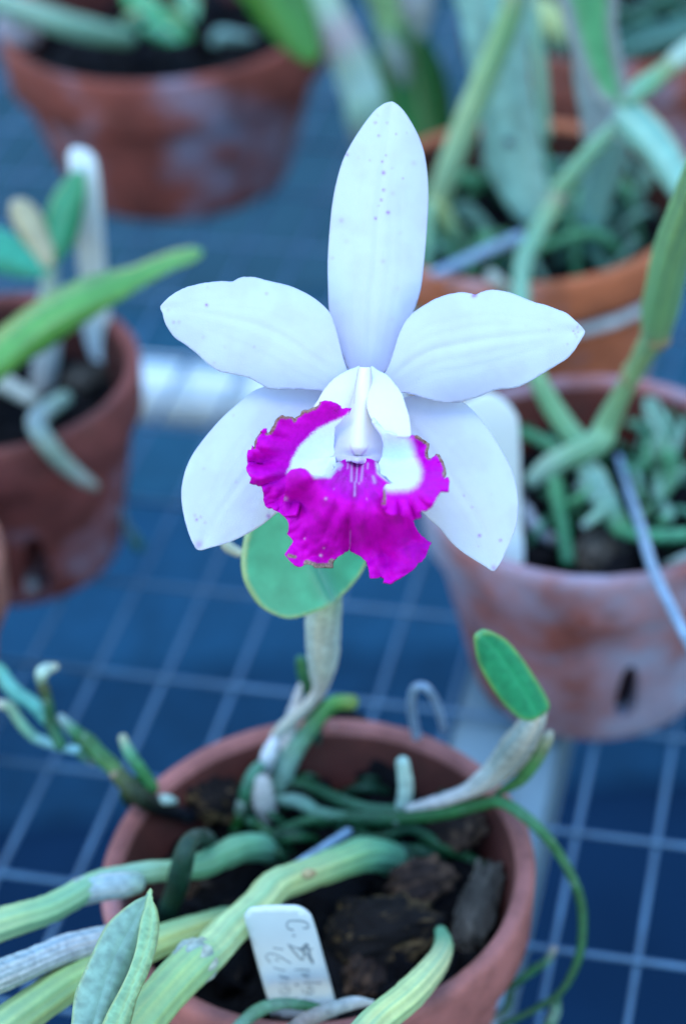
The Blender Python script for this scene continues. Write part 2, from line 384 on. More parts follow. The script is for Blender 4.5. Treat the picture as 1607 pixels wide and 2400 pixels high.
# ------------------------------------------------------------------ pots
def pot(px, py, D, h, label, bloom, seed, base=(0.40, 0.125, 0.075), slots=(), lip=0.0048, soil=0.72, band=0.25, rb=0.70, inner_shade=1.0):
    c = at(px, py, h); R = D/2
    root = empty('clay_pot', (c.x, c.y, 0), label, 'flower pot')
    bh = h*(1-band)
    prof = [(0.0, 0.004), (R*rb-0.006, 0.004), (R*rb-0.005, 0.0005), (R*rb-0.001, 0.0004), (R*rb, 0.0022)]
    for k in range(1, 7): prof.append((R*rb+(R*0.915-R*rb)*k/7, 0.0022+(bh-0.0022)*k/7))
    prof += [(R*0.918, bh-0.0004), (R*0.960, bh+0.0002), (R*0.975, bh+0.0018), (R*0.985, bh+(h-bh)*0.5), (R*0.995, h-0.0036), (R*0.992, h-0.0014), (R*0.978, h-0.0002),
             (R-lip*0.62, h), (R-lip*0.95, h-0.0006), (R-lip-0.0006, h-0.0026)]
    for k in range(1, 9): prof.append((R-lip-0.0008-(R-lip-R*rb+0.006)*k/8*0.92, (h-0.0026)*(1-k/8)+0.009*k/8))
    prof.append((0.0, 0.009))
    seg = 112; V = []; F = []
    for r, z in prof:
        for k in range(seg):
            a = 2*math.pi*k/seg
            rr = r*(1+0.003*math.sin(2*a+seed))+0.00025*noise.noise(Vector((math.cos(a)*9, math.sin(a)*9, z*90+seed)))
            V.append(Vector((c.x+rr*math.cos(a), c.y+rr*math.sin(a), z)))
    for i in range(len(prof)-1):
        for k in range(seg):
            F.append((i*seg+k, i*seg+(k+1) % seg, (i+1)*seg+(k+1) % seg, (i+1)*seg+k))
    mt = terracotta('terracotta', seed, bloom, base)
    body = mk('pot_wall', V, F, mt, root)
    body.data.materials.append(terracotta('shaded_terracotta', seed+1, 0.0, (base[0]*0.30*inner_shade, base[1]*0.20*inner_shade, base[2]*0.17*inner_shade)))  # recess shade inside the pot, painted as a darker clay
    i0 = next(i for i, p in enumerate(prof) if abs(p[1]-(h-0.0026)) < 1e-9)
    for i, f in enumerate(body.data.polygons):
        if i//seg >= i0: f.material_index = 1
    if slots:
        bm = bmesh.new(); bm.from_mesh(body.data); bmesh.ops.remove_doubles(bm, verts=bm.verts, dist=1e-6); bm.to_mesh(body.data); bm.free()
        for an, zc, hw, hh in slots:
            an = math.radians(an); u = Vector((math.cos(an), math.sin(an), 0)); t = Vector((-u.y, u.x, 0))
            vs = []; n_ = 20
            for s in (R*0.5, R*1.1):
                for k in range(n_):
                    q = 2*math.pi*k/n_; cy = math.copysign(abs(math.sin(q))**0.6, math.sin(q)); cx = math.copysign(abs(math.cos(q))**0.8, math.cos(q))
                    vs.append(u*s+t*(cx*hw*(1-0.25*cy))+Vector((0, 0, zc+cy*hh)))
            fs = [(k, (k+1) % n_, n_+(k+1) % n_, n_+k) for k in range(n_)]+[tuple(range(n_))[::-1], tuple(range(n_, 2*n_))]
            me = bpy.data.meshes.new('cut'); me.from_pydata(vs, [], fs); me.update()
            bm = bmesh.new(); bm.from_mesh(me); bmesh.ops.recalc_face_normals(bm, faces=bm.faces); bm.to_mesh(me); bm.free()
            co = bpy.data.objects.new('cut', me); col.objects.link(co); co.location = (c.x, c.y, 0)
            md = body.modifiers.new('s', 'BOOLEAN'); md.object = co; md.operation = 'DIFFERENCE'; md.solver = 'EXACT'
            bpy.context.view_layer.update(); dg = bpy.context.evaluated_depsgraph_get()
            nm = bpy.data.meshes.new_from_object(body.evaluated_get(dg)); body.modifiers.clear(); body.data = nm
            nm.polygons.foreach_set('use_smooth', [True]*len(nm.polygons))
            bpy.data.objects.remove(co)
        em = body.modifiers.new('e', 'EDGE_SPLIT'); em.split_angle = math.radians(38)
    # fill of fine bark under the chips
    zs = h*soil; rs = R-lip-0.0012-(1-soil)*(R-R*rb)*0.9
    V = [Vector((c.x, c.y, zs))]; F = []; nr, ns = 22, 64
    for i in range(1, nr+1):
        for k in range(ns):
            r = rs*i/nr; a = 2*math.pi*k/ns; x, y = c.x+r*math.cos(a), c.y+r*math.sin(a)
            z = zs+0.006*noise.fractal(Vector((x*70, y*70, seed)), 1, 2, 5)*min(1, (nr-i)/3+0.3)
            V.append(Vector((x, y, z)))
    for k in range(ns): F.append((0, 1+k, 1+(k+1) % ns))
    for i in range(nr-1):
        for k in range(ns): F.append((1+i*ns+k, 1+(i+1)*ns+k, 1+(i+1)*ns+(k+1) % ns, 1+i*ns+(k+1) % ns))
    s = mk('potting_mix', V, F, MIX, root); s['kind'] = 'stuff'
    return root, c, R

def chip_mesh(seed, sx, sy, sz, mat):
    bm = bmesh.new(); bmesh.ops.create_icosphere(bm, subdivisions=4, radius=1.0)
    for v in bm.verts:
        p = v.co.copy(); q = Vector((p.x, p.y, p.z*0.5))
        v.co.x = math.copysign(abs(p.x)**0.7, p.x); v.co.y = math.copysign(abs(p.y)**0.7, p.y); v.co.z = math.copysign(abs(p.z)**0.8, p.z)
        d = 0.28*noise.fractal(q*1.3+Vector((seed*3.1, 0, 0)), 1, 2, 4)+0.10*noise.cell(q*3+Vector((seed, 5, 0)))
        d += 0.07*math.sin(p.y*17+4*noise.noise(q*2+Vector((seed, 0, 3))))
        v.co *= 1+d
        v.co.x *= sx; v.co.y *= sy; v.co.z *= sz
    me = bpy.data.meshes.new('bark_chip'); bm.to_mesh(me); bm.free(); me.materials.append(mat)
    me.polygons.foreach_set('use_smooth', [True]*len(me.polygons)); return me
CH = [chip_mesh(i, 0.010, 0.006, 0.004, BARK_DARK) for i in range(5)]+[chip_mesh(9, 0.0085, 0.0055, 0.0045, BARK_OCHRE), chip_mesh(11, 0.009, 0.006, 0.004, BARK_GREY)]
def chip(me, p, rot, sc, label, group=None):
    o = bpy.data.objects.new('bark_chip', me); o.location = p; o.rotation_euler = rot
    o.scale = (sc if isinstance(sc, tuple) else (sc, sc, sc)); col.objects.link(o)
    tag(o, label, 'bark chip', group); return o
def chips(c, R, z, n, where, seed, rfac=0.8, kinds=None, zj=0.0045):
    r_ = random.Random(seed)
    for i in range(n):
        a = i*2.39996+seed; r = R*rfac*math.sqrt((i+0.6)/n)
        p = Vector((c.x+r*math.cos(a), c.y+r*math.sin(a), z+r_.uniform(-zj, zj)))
        me = CH[r_.choice(kinds or [0, 1, 2, 3, 4])]
        chip(me, p, (r_.uniform(-.9, .9), r_.uniform(-.7, .7), r_.uniform(0, 6.3)), r_.uniform(0.6, 1.1)*R/0.055,
             'dark brown chip of bark lying among others in the '+where, 'bark chips in the '+where)

near, cN, RN = pot(743, 2022, 0.1115, 0.080, 'terracotta pot with smooth round rim at the front holding the flowering orchid', 0.12, 1.0, base=(0.40, 0.15, 0.135), soil=0.76)
right, cR, RR = pot(1391, 1104, 0.112, 0.080, 'weathered clay pot crusted with pale bloom and slotted side, right of the flower', 0.74, 4.0, slots=((-83, 0.025, 0.0034, 0.0135), (-5, 0.025, 0.0034, 0.0135), (175, 0.025, 0.0034, 0.0135), (-150, 0.025, 0.0034, 0.0135)), base=(0.40, 0.12, 0.09))
left, cL, RL = pot(-20, 866, 0.104, 0.078, 'dark red clay pot at the left edge, a thick pale root over its rim', 0.12, 7.0, slots=((-75, 0.019, 0.0045, 0.016), (20, 0.019, 0.004, 0.014)), base=(0.24, 0.065, 0.055))
topl, cT, RT = pot(380, 25, 0.150, 0.080, 'large blotchy clay pot with wide banded rim at upper left', 0.34, 2.6, base=(0.28, 0.07, 0.05), band=0.33)
mid, cM, RM = pot(1225, 462, 0.128, 0.090, 'bright orange clay pot tied with a pale string behind the upper right petal', 0.05, 5.5, base=(0.48, 0.14, 0.06), band=0.2, inner_shade=0.4, soil=0.8)
farp, cF, RF = pot(1440, -8, 0.136, 0.086, 'clay pot at the top right corner behind the tall green leaves', 0.25, 9.1, base=(0.40, 0.12, 0.08))
edge, cE, RE = pot(-388, 1330, 0.105, 0.078, 'clay pot of which only a blurred orange sliver shows at the left edge', 0.1, 3.3, base=(0.34, 0.13, 0.09))
print('POTS', [(tuple(round(v, 3) for v in c), R) for c, R in ((cN, RN), (cR, RR), (cL, RL), (cT, RT), (cM, RM), (cF, RF), (cE, RE))])
for c, R, z, n, wh, s in ((cN, RN, 0.062, 22, 'front pot', 1), (cR, RR, 0.060, 16, 'right hand pot', 2), (cL, RL, 0.055, 14, 'left pot', 3),
                          (cT, RT, 0.064, 14, 'upper left pot', 4), (cM, RM, 0.066, 14, 'orange pot', 5), (cF, RF, 0.064, 12, 'top right pot', 6)):
    chips(c, R, z, n, wh, s)
# the chips that stand out
chip(CH[5], at(*zBR(640, 1440), 0.070), (0.25, 0.15, 0.35), 1.6, 'cracked bark chip with an ochre patch lying below the middle of the front pot')
chip(CH[6], at(*zBR(1050, 1330), 0.068), (0.1, -0.35, 1.15), (1.35, 0.85, 1.0), 'long grey brown chip of bark leaning on the right inside of the front pot')
chip(CH[5], at(*zN(770, 640), 0.066), (0.4, 0.3, 1.9), 1.5, 'rounded mossy brown bark chip at the left inside of the front pot')
chip(CH[0], at(*zM(980, 930), 0.068), (0.9, 0.1, -0.75), (2.0, 1.4, 1.0), 'large dark slab of bark standing against the back wall of the front pot')
chip(CH[2], at(*zBR(880, 830), 0.060), (0.3, 0.2, 0.4), 1.2, 'dark grey chip of bark under the hooked wire in the front pot')
chip(CH[6], at(*zN(690, 1270), 0.056), (0.3, 0.2, 0.3), 0.75, 'small greyish chip of bark below the left hand cane')
BARK_RED = bark('red_brown_bark', (0.03, 0.02, 0.018), (0.17, 0.10, 0.065), 0.44)
CR1, CR2 = chip_mesh(21, 0.0085, 0.0055, 0.004, BARK_RED), chip_mesh(23, 0.0075, 0.006, 0.004, BARK_RED)
chip(CR1, at(*zBR(800, 1230), 0.072), (0.5, -0.2, 0.2), 1.0, 'red brown chip of bark beside the end of the thick cane')
chip(CR2, at(*zBR(960, 1000), 0.070), (-0.5, 0.4, 2.3), 1.0, 'red brown chip of bark at the right under the arching root')
chip(CR1, at(*zBR(560, 1620), 0.069), (0.6, 0.3, 1.3), 0.95, 'red brown chip of bark right beside the written tag')
chip(CR2, at(*zN(520, 1330), 0.066), (0.4, -0.5, 0.9), 1.0, 'red brown chip of bark beside the dark looping root')
chip(CH[1], at(*zBR(420, 1640), 0.066), (0.1, 0.0, -0.3), (1.9, 1.6, 1.1), 'broad black slab of bark behind the written tag')
chip(CH[6], at(*zR(1080, 1130), 0.066), (0.3, 0.1, 0.8), 1.1, 'pale brown chip of bark near the front rim of the right pot')
chip(CH[6], at(*zL(480, 900), 0.060), (0.3, 0.1, 0.8), 0.95, 'brown chip of bark in the left pot beside the white tag')

# ------------------------------------------------------------------ the orchid in the front pot
orchid = empty('orchid_plant', (cN.x, cN.y, 0.05), 'orchid with one white flower and ruffled magenta lip growing in the front pot', 'orchid')
WHITE = np.array((0.61, 0.69, 0.78)); LAV = np.array((0.55, 0.54, 0.80)); PURP = np.array((0.33, 0.08, 0.50))
def dots(X, Y, c, pts, f=zm(0, 0, 1)):
    for x, y, r, k in pts:
        px, py = f(x, y); d = np.hypot(X-px, Y-py)
        r = r*1.05; c = c*(1-(np.exp(-(d/r)**2)*k)[:, None]) + PURP*(np.exp(-(d/r)**2)*k)[:, None]
    return c
def petal(name, outline, mid, dbase, dtip, cup, groove, spots, centre=(852, 905), lav=170, wav=0.0, seed=0, teeth=0.0, mark=None):
    O = cmr(outline, 7, True)
    if teeth: 
        r = np.random.default_rng(seed); O = O + np.convolve(r.normal(0, 1, len(O)), [.4, .6], 'same')[:, None]*teeth*np.array([0.6, 0.8])
    Md = cmr(mid, 6)
    def dfn(X, Y):
        t, s = along(X, Y, Md); s0 = s/100.0; t = np.clip(chord(X, Y, Md), 0, 1)
        z = dbase+(dtip-dbase)*t**1.4 + cup*s0*s0
        z += groove*0.7*np.exp(-(s/10)**2)*sm(0, .15, t)*(1-sm(.93, 1, t))
        for k in (-2.4, -1.4, 1.4, 2.4): z += groove*0.22*np.exp(-((s-k*24*np.sin(np.pi*np.clip(t*.85+.15, 0, 1)))/9)**2)
        z += wav*np.sin(t*7+s0*1.3+seed)*np.abs(s0)
        return D0+z
    def cfn(X, Y, e):
        t, s = along(X, Y, Md); d = np.hypot(X-centre[0], Y-centre[1])
        c = mixc(WHITE, LAV, 0.62*np.exp(-(d/lav)**2)+0.10*(1-sm(0, 9, e)))
        c = mixc(c, (0.66, 0.60, 0.80), 0.35*np.exp(-(np.hypot(X-mid[-1][0], Y-mid[-1][1])/18)**2))
        n_ = vn(X, Y, 85, seed+2.0, 3); c = mixc(c, (0.54, 0.57, 0.76), np.clip(0.2+0.8*n_, 0, 0.45)); c = mixc(c, (0.62, 0.70, 0.75), 0.7*np.clip(1-np.abs(s)/45, 0, 1)*sm(0.15, 0.5, t))
        v = 0.018*np.exp(-(s/4)**2)*sm(0.1, .3, t)+0.012*np.clip(np.cos(s/5.5+t*3), 0, 1)**3
        c = mixc(c, LAV*0.9, v*1.6)
        return dots(X, Y, c, spots)
    return patch(name, O, dfn, cfn, MPETAL, orchid, step=4.4, solid=0.0006)
def mp(f, L): return [f(*p) for p in L]
rs = random.Random(5)
sp = [(*zS(x, y), r, k) for x, y, r, k in ((530, 688, 4.2, .95), (563, 998, 3.8, .9), (465, 1045, 3.4, .8), (532, 823, 3.4, .8), (513, 902, 3.2, .75), (519, 600, 3, .7), (551, 552, 2.6, .6),
      (468, 295, 3.2, .6), (557, 298, 2.8, .55), (493, 397, 3, .6), (629, 385, 2.4, .5), (710, 378, 2.2, .4), (678, 732, 2.6, .5), (597, 652, 2.2, .4), (600, 850, 5, .22), (762, 612, 6, .2),
      (205, 1062, 5, .35), (250, 546, 3.2, .8), (425, 593, 2.4, .35), (335, 570, 4, .12), (490, 945, 2.4, .4), (135, 1356, 4, .25), (525, 1382, 5, .22), (655, 1160, 5, .12), (245, 1225, 5, .12), (484, 236, 2.4, .3), (638, 1590, 5, .1), (595, 1835, 4, .12))]
dorsal = [(575, 130), (615, 135), (680, 195), (740, 285), (800, 400), (845, 540), (868, 700), (875, 900), (865, 1100), (845, 1350), (815, 1600), (755, 1795), (690, 1960), (600, 2180), (520, 2260),
          (400, 2300), (270, 2250), (200, 2080), (145, 1900), (110, 1780), (100, 1560), (100, 1350), (115, 1120), (135, 930), (165, 770), (210, 610), (265, 490), (350, 350), (450, 215), (520, 155)]
petal('sepal', mp(zS, dorsal), mp(zS, [(400, 2260), (430, 1700), (465, 1400), (485, 1050), (520, 700), (560, 400), (590, 140)]), 0.0035, 0.0065, 0.0032, 0.00045, sp, seed=1, centre=(845, 870))
lp = [(52, 325), (65, 295), (125, 240), (190, 198), (250, 172), (340, 148), (420, 136), (510, 128), (590, 130), (645, 104), (705, 97), (770, 102), (840, 122), (920, 140), (1010, 163), (1110, 203),
      (1200, 255), (1280, 320), (1330, 385), (1360, 470), (1390, 580), (1420, 700), (1450, 790), (1480, 850), (1440, 930), (1350, 960), (1230, 945), (1100, 935), (950, 935), (860, 925), (780, 880), (700, 842),
      (600, 820), (500, 800), (410, 745), (330, 670), (240, 600), (160, 545), (105, 470), (80, 415), (68, 365)]
petal('petal', mp(zP, lp), mp(zP, [(1440, 860), (1200, 700), (1000, 560), (760, 450), (480, 385), (250, 345), (60, 325)]), -0.0015, -0.001, 0.0017, 0.00038,
      [(*zP(x, y), r, k) for x, y, r, k in ((398, 306, 3.4, .9), (847, 223, 3.4, .45), (152, 432, 3.6, .4), (192, 430, 3.4, .3), (375, 545, 3, .2), (755, 618, 2.6, .3), (457, 737, 3, .22), (535, 617, 2.6, .2), (405, 175, 3, .2), (110, 345, 4, .2))], wav=0.0006, seed=2, teeth=0.35)
rp = [(1502, 373), (1470, 330), (1430, 295), (1365, 240), (1290, 210), (1210, 180), (1130, 160), (1040, 125), (950, 90), (870, 72), (800, 66), (740, 78), (685, 100), (670, 100), (640, 92), (580, 84), (500, 95),
      (400, 127), (300, 180), (210, 245), (150, 320), (105, 420), (70, 530), (40, 620), (0, 700), (-30, 790), (20, 850), (110, 830), (200, 845), (300, 875), (400, 900), (480, 905), (560, 900), (650, 878), (740, 848), (820, 812),
      (920, 800), (1010, 785), (1100, 740), (1200, 680), (1300, 620), (1370, 575), (1420, 520), (1460, 460), (1490, 410)]
petal('petal', mp(zQ, rp), mp(zQ, [(-10, 790), (150, 640), (330, 530), (520, 480), (800, 430), (1150, 390), (1495, 372)]), -0.0015, 0.001, 0.0017, 0.00048,
      [(*zQ(x, y), r, k) for x, y, r, k in ((668, 110, 4.6, .8), (684, 104, 3.6, .7), (1417, 370, 2.6, .6), (1445, 340, 2.4, .5), (1452, 380, 2.6, .5), (1430, 393, 2.4, .4), (1370, 470, 2.6, .3), (1440, 415, 2.6, .35), (1230, 362, 2.2, .3), (1062, 335, 2.4, .15))], wav=0.0006, seed=3, teeth=0.3)
ls = [(340, 2143), (300, 2100), (270, 2030), (240, 1930), (220, 1830), (212, 1740), (218, 1650), (245, 1540), (290, 1440), (350, 1350), (430, 1250), (520, 1150), (620, 1060), (720, 975), (790, 935), (870, 915), (1000, 905), (1200, 890), (1380, 900),
      (1450, 1050), (1400, 1300), (1300, 1500), (1150, 1680), (1000, 1800), (900, 1880), (800, 1960), (680, 2030), (560, 2085), (440, 2120)]
petal('sepal', mp(zP, ls), mp(zP, [(1420, 960), (1150, 1150), (900, 1330), (680, 1600), (500, 1850), (340, 2140)]), 0.0040, 0.0015, 0.0019, 0.0003,
      [(*zP(x, y), r, k) for x, y, r, k in ((325, 1915, 3.4, .7), (312, 1882, 3.2, .35), (355, 1895, 3, .4), (387, 1935, 3, .35), (340, 2100, 9, .45), (858, 1885, 4.6, .85), (620, 1632, 3, .3), (600, 1135, 3, .25), (380, 1533, 3, .2), (730, 1280, 3, .12), (740, 1960, 3, .15))], seed=4)
rsep = [(815, 2172), (760, 2140), (680, 2090), (590, 2030), (500, 1950), (420, 1850), (350, 1790), (300, 1740), (150, 1600), (50, 1350), (0, 1100), (60, 950), (150, 870), (300, 860), (450, 870), (570, 900), (650, 960), (740, 1060), (810, 1160), (870, 1260), (930, 1370),
        (975, 1490), (997, 1620), (998, 1740), (980, 1850), (940, 1960), (895, 2060), (850, 2140)]
petal('sepal', mp(zQ, rsep), mp(zQ, [(60, 900), (250, 1150), (450, 1400), (620, 1650), (750, 1900), (815, 2168)]), 0.0040, 0.0030, 0.0019, 0.0003,
      [(*zQ(x, y), r, k) for x, y, r, k in ((713, 1905, 3.6, .8), (869, 1941, 3.4, .75), (657, 1692, 2.8, .45), (596, 1605, 2.8, .4), (705, 1985, 2.4, .2), (820, 2145, 6, .5), (800, 1600, 2.4, .15))], seed=5)

MAG = np.array((0.64, 0.001, 0.50)); MAGD = np.array((0.30, 0.001, 0.21)); IVORY = np.array((0.86, 0.84, 0.74)); BROWN = np.array((0.24, 0.10, 0.07)); GREYB = np.array((0.20, 0.14, 0.12))
# left side lobe of the lip
magl = [(1045, 228), (1000, 222), (955, 228), (945, 205), (900, 175), (850, 158), (810, 155), (755, 168), (750, 190), (720, 215), (680, 228), (640, 250), (610, 245), (585, 265), (570, 290), (535, 305), (515, 335),
        (495, 310), (450, 303), (390, 298), (355, 330), (330, 375), (310, 420), (280, 460), (262, 470), (262, 425), (225, 425), (205, 450), (180, 485), (155, 520), (145, 565), (150, 600), (125, 580), (118, 610), (85, 630),
        (75, 690), (85, 740), (70, 800), (90, 850), (120, 875), (105, 925), (160, 935), (205, 960), (225, 990), (232, 1040), (230, 1090), (245, 1130), (265, 1160), (300, 1158), (360, 1195), (430, 1245)]
tailL = [(540, 1230), (600, 1050), (720, 950), (880, 900), (920, 800), (890, 600), (900, 400), (980, 320), (1025, 280)]
deadL = mp(zA, [(755, 172), (720, 215), (680, 228), (640, 250), (610, 245), (570, 290), (535, 305), (515, 340), (495, 312), (450, 303), (390, 298), (355, 330), (330, 375), (310, 420), (280, 460), (262, 470)])
deadL2 = mp(zA, [(205, 450), (180, 485), (155, 520), (145, 565), (150, 600)])
whL = mp(zA, [(1045, 262), (1010, 290), (940, 320), (860, 350), (800, 380), (740, 410), (690, 450), (620, 520), (550, 590), (520, 650), (490, 700), (470, 780), (435, 835), (470, 870), (560, 960), (900, 960), (1100, 600)])
midL = mp(zA, [(1045, 240), (800, 260), (600, 360), (400, 560), (300, 780), (330, 1000), (420, 1230)])
def dL(X, Y):
    ox, oy = zA(850, 700); r = np.hypot(X-ox, Y-oy); th = np.arctan2(Y-oy, -(X-ox)); t = np.clip((th+1.3)/2.6, 0, 1)
    z = -0.0085-0.0065*sm(10, 170, r)-0.005*sm(0.5, 1.0, t)
    z += 0.0042*vn(th*100, r*0.25, 30, 2.5, 2)*sm(85, 165, r) + 0.0016*vn(th*100, r*0.3, 10, 6.5, 2)*sm(120, 180, r)
    return D0+z
def cL_(X, Y, e):
    n1 = vn(X, Y, 9, 3.3); n2 = vn(X, Y, 3.2, 8.0)
    c = mixc(MAG, MAGD, np.clip(0.35+0.5*n1, 0, 1)*0.5)
    c = mixc(c, (0.64, 0.001, 0.56), 0.5*(1-sm(0, 16, e)))
    wv = softin(X+2.2*n2, Y+2.2*n2, whL, 5); c = mixc(c, WHITE*1.3, wv)
    d = np.minimum(seg_dist(X, Y, deadL), seg_dist(X, Y, deadL2)+1)
    c = mixc(c, mixc(BROWN, GREYB*1.7, np.clip(0.5+n2*1.6, 0, 1)), 1-sm(3.2, 5.6, d+1.4*n2))
    g = np.hypot(X-zA(905, 235)[0], Y-zA(905, 235)[1]); c = mixc(c, (0.20, 0.01, 0.12), 0.7*np.exp(-(g/11)**2)*np.clip(0.6+n2*2, 0, 1))
    return c
lip = patch('lip', jag(mp(zA, magl+tailL), 0.5, 4, 2), dL, cL_, MLIP, orchid, step=2.9, solid=0.0006)
# the two outer backs of the tube
def back(pts, cx, w, seed, z0, z1, ridge):
    O = cmr(mp(zC, pts), 5, True); ys = O[:, 1]; y0, y1 = ys.min(), ys.max()
    def d(X, Y):
        t = (Y-y0)/(y1-y0); u = (X-(cx+ (t-0.5)*ridge))/w
        return D0+z0+(z1-z0)*t**0.8+0.0045*u*u
    def c(X, Y, e):
        cc = mixc(WHITE*1.25, IVORY, sm(-0.15, 0.45, (Y-y0)/(y1-y0)))
        return mixc(cc, LAV, 0.35*(1-sm(0, 3.5, e)))
    return patch('side_lobe', O, d, c, MPETAL, lip, step=4.0, solid=0.0007)
back([(570, 160), (520, 178), (470, 195), (370, 250), (290, 320), (230, 400), (185, 480), (140, 560), (200, 660), (330, 640), (440, 590), (490, 545), (515, 480), (525, 430), (545, 300), (562, 220)], zC(450, 0)[0], 95, 1, -0.002, -0.0085, -70)
back([(680, 163), (740, 200), (830, 250), (900, 330), (960, 420), (1000, 540), (1030, 640), (1045, 760), (1040, 815), (960, 818), (860, 808), (790, 772), (730, 712), (680, 650), (645, 560), (638, 480), (650, 350), (662, 230)], zC(800, 0)[0], 95, 2, -0.003, -0.0165, 40)
# column with its ridge and anther cap
cpts = [(572, 172), (615, 170), (664, 176), (672, 300), (680, 500), (720, 640), (800, 770), (880, 850), (900, 920), (850, 1010), (810, 1080), (760, 1092), (720, 1086), (660, 1066), (590, 1060), (500, 1046), (430, 1052), (340, 1066), (285, 1030),
        (262, 950), (258, 800), (290, 660), (380, 620), (470, 560), (505, 470), (530, 400), (550, 280)]
ridge_ = mp(zC, [(615, 175), (600, 350), (588, 550), (575, 750), (562, 880), (558, 985)])
def dcol(X, Y):
    t, s = along(X, Y, ridge_); y = (Y-820)*4
    wd = 18+12*t
    z = -0.0052-0.0045*t-0.0030*np.exp(-(s/wd)**2)*sm(1.02, 0.9, t + np.clip((y-985)/300, 0, 1))
    z += 0.0025*sm(25, 85, np.abs(s))*t
    z += -0.0016*np.exp(-(np.hypot(X-zC(545, 0)[0], Y-zC(0, 1030)[1])/9)**2) + 0.0016*np.exp(-(np.hypot(X-zC(545, 0)[0], Y-zC(0, 1000)[1])/6)**2)
    z += -0.0012*np.exp(-((Y-zC(0, 1045)[1])/9)**2)
    return D0+z
def ccol(X, Y, e):
    t, s = along(X, Y, ridge_)
    c = mixc(np.array((0.62, 0.61, 0.82)), IVORY*1.06, np.exp(-(s/(17+10*t))**2)*(1-sm(0.97, 1.0, t)*0.5))
    v = seg_dist(X, Y, mp(zC, [(490, 890), (520, 970), (530, 1000), (580, 1000), (590, 970), (640, 900)]))
    c = mixc(c, (0.46, 0.22, 0.62), 0.75*np.exp(-(v/2.4)**2)*sm(zC(0, 860)[1], zC(0, 980)[1], Y))
    v2 = np.minimum(seg_dist(X, Y, mp(zC, [(575, 180), (548, 330), (530, 500)])), seg_dist(X, Y, mp(zC, [(664, 180), (655, 330), (645, 500)])))
    c = mixc(c, (0.52, 0.42, 0.68), 0.5*np.exp(-(v2/2.2)**2))
    return c
column = patch('column', cmr(mp(zC, cpts), 4, True), dcol, ccol, MPETAL, orchid, step=2.8, solid=0.0008)
# right side lobe
rl = [(1000, 812), (1040, 803), (1100, 805), (1150, 830), (1190, 865), (1222, 880), (1215, 920), (1205, 960), (1210, 1010), (1240, 1030), (1275, 1005), (1290, 980), (1320, 990), (1345, 1040), (1365, 1090), (1380, 1150), (1365, 1180), (1335, 1195),
      (1365, 1215), (1400, 1205), (1412, 1235), (1405, 1280), (1405, 1325), (1330, 1320), (1300, 1370), (1275, 1420), (1240, 1480), (1200, 1505), (1150, 1510), (1125, 1530), (1140, 1575), (1070, 1590), (1020, 1572), (975, 1560), (940, 1522),
      (910, 1545), (870, 1555), (820, 1530), (790, 1480), (780, 1420), (795, 1370), (790, 1310), (810, 1275), (850, 1258), (887, 1264), (850, 1235), (815, 1190), (760, 1170), (735, 1130), (735, 1085), (780, 1000), (790, 900), (770, 800), (700, 690),
      (690, 640), (790, 750), (900, 790)]
whR = mp(zC, [(500, 400), (1000, 790), (1050, 850), (1075, 920), (1095, 1000), (1130, 1080), (1150, 1150), (1140, 1230), (1100, 1290), (1030, 1325), (950, 1330), (880, 1335), (820, 1330), (780, 1280), (700, 1200)])
deadR = mp(zC, [(1100, 808), (1150, 832), (1190, 867), (1222, 882), (1213, 920), (1200, 960), (1208, 1008), (1225, 1025)]); deadR2 = mp(zC, [(1300, 985), (1325, 1010), (1345, 1050), (1362, 1090), (1374, 1150), (1362, 1175)])
deadR3 = mp(zC, [(795, 1330), (800, 1380), (795, 1440)])
midR = mp(zC, [(980, 800), (1140, 900), (1230, 1080), (1250, 1250), (1180, 1380), (1050, 1460), (850, 1470)])
def dR(X, Y):
    ox, oy = zC(880, 1120); r = np.hypot(X-ox, Y-oy); th = np.arctan2(Y-oy, X-ox)
    z = -0.0100-0.006*sm(0, 130, r)-0.019*sm(zC(0, 1000)[1], zC(0, 1400)[1], Y)
    z += 0.0036*vn(th*100, r*0.25, 30, 12.5, 2)*sm(50, 120, r)+0.0014*vn(th*100, r*0.3, 11, 16.5, 2)*sm(80, 130, r)
    z += -0.002*sm(0, 1, (zC(0, 950)[1]-Y)/45)
    return D0+z
def cR_(X, Y, e):
    n1 = vn(X, Y, 9, 13.3); n2 = vn(X, Y, 3.2, 18.0)
    c = mixc(MAG*1.04, MAGD, np.clip(0.3+0.5*n1, 0, 1)*0.5); c = mixc(c, (0.64, 0.001, 0.56), 0.45*(1-sm(0, 16, e)))
    wv = softin(X+2.6*n2, Y+2.6*n2, whR, 13); c = mixc(c, WHITE*1.3, wv)
    c = mixc(c, LAV*1.2, 0.35*sm(zC(0, 980)[1], zC(0, 800)[1], Y)*wv)
    d = np.minimum(np.minimum(seg_dist(X, Y, deadR), seg_dist(X, Y, deadR2)), seg_dist(X, Y, deadR3)+1.2)
    return mixc(c, mixc(BROWN, GREYB*1.8, np.clip(0.5+n2*1.6, 0, 1)), 1-sm(3.4, 6, d+1.4*n2))
patch('side_lobe', jag(mp(zC, rl), 0.45, 4, 5), dR, cR_, MLIP, lip, step=2.9, solid=0.0006)
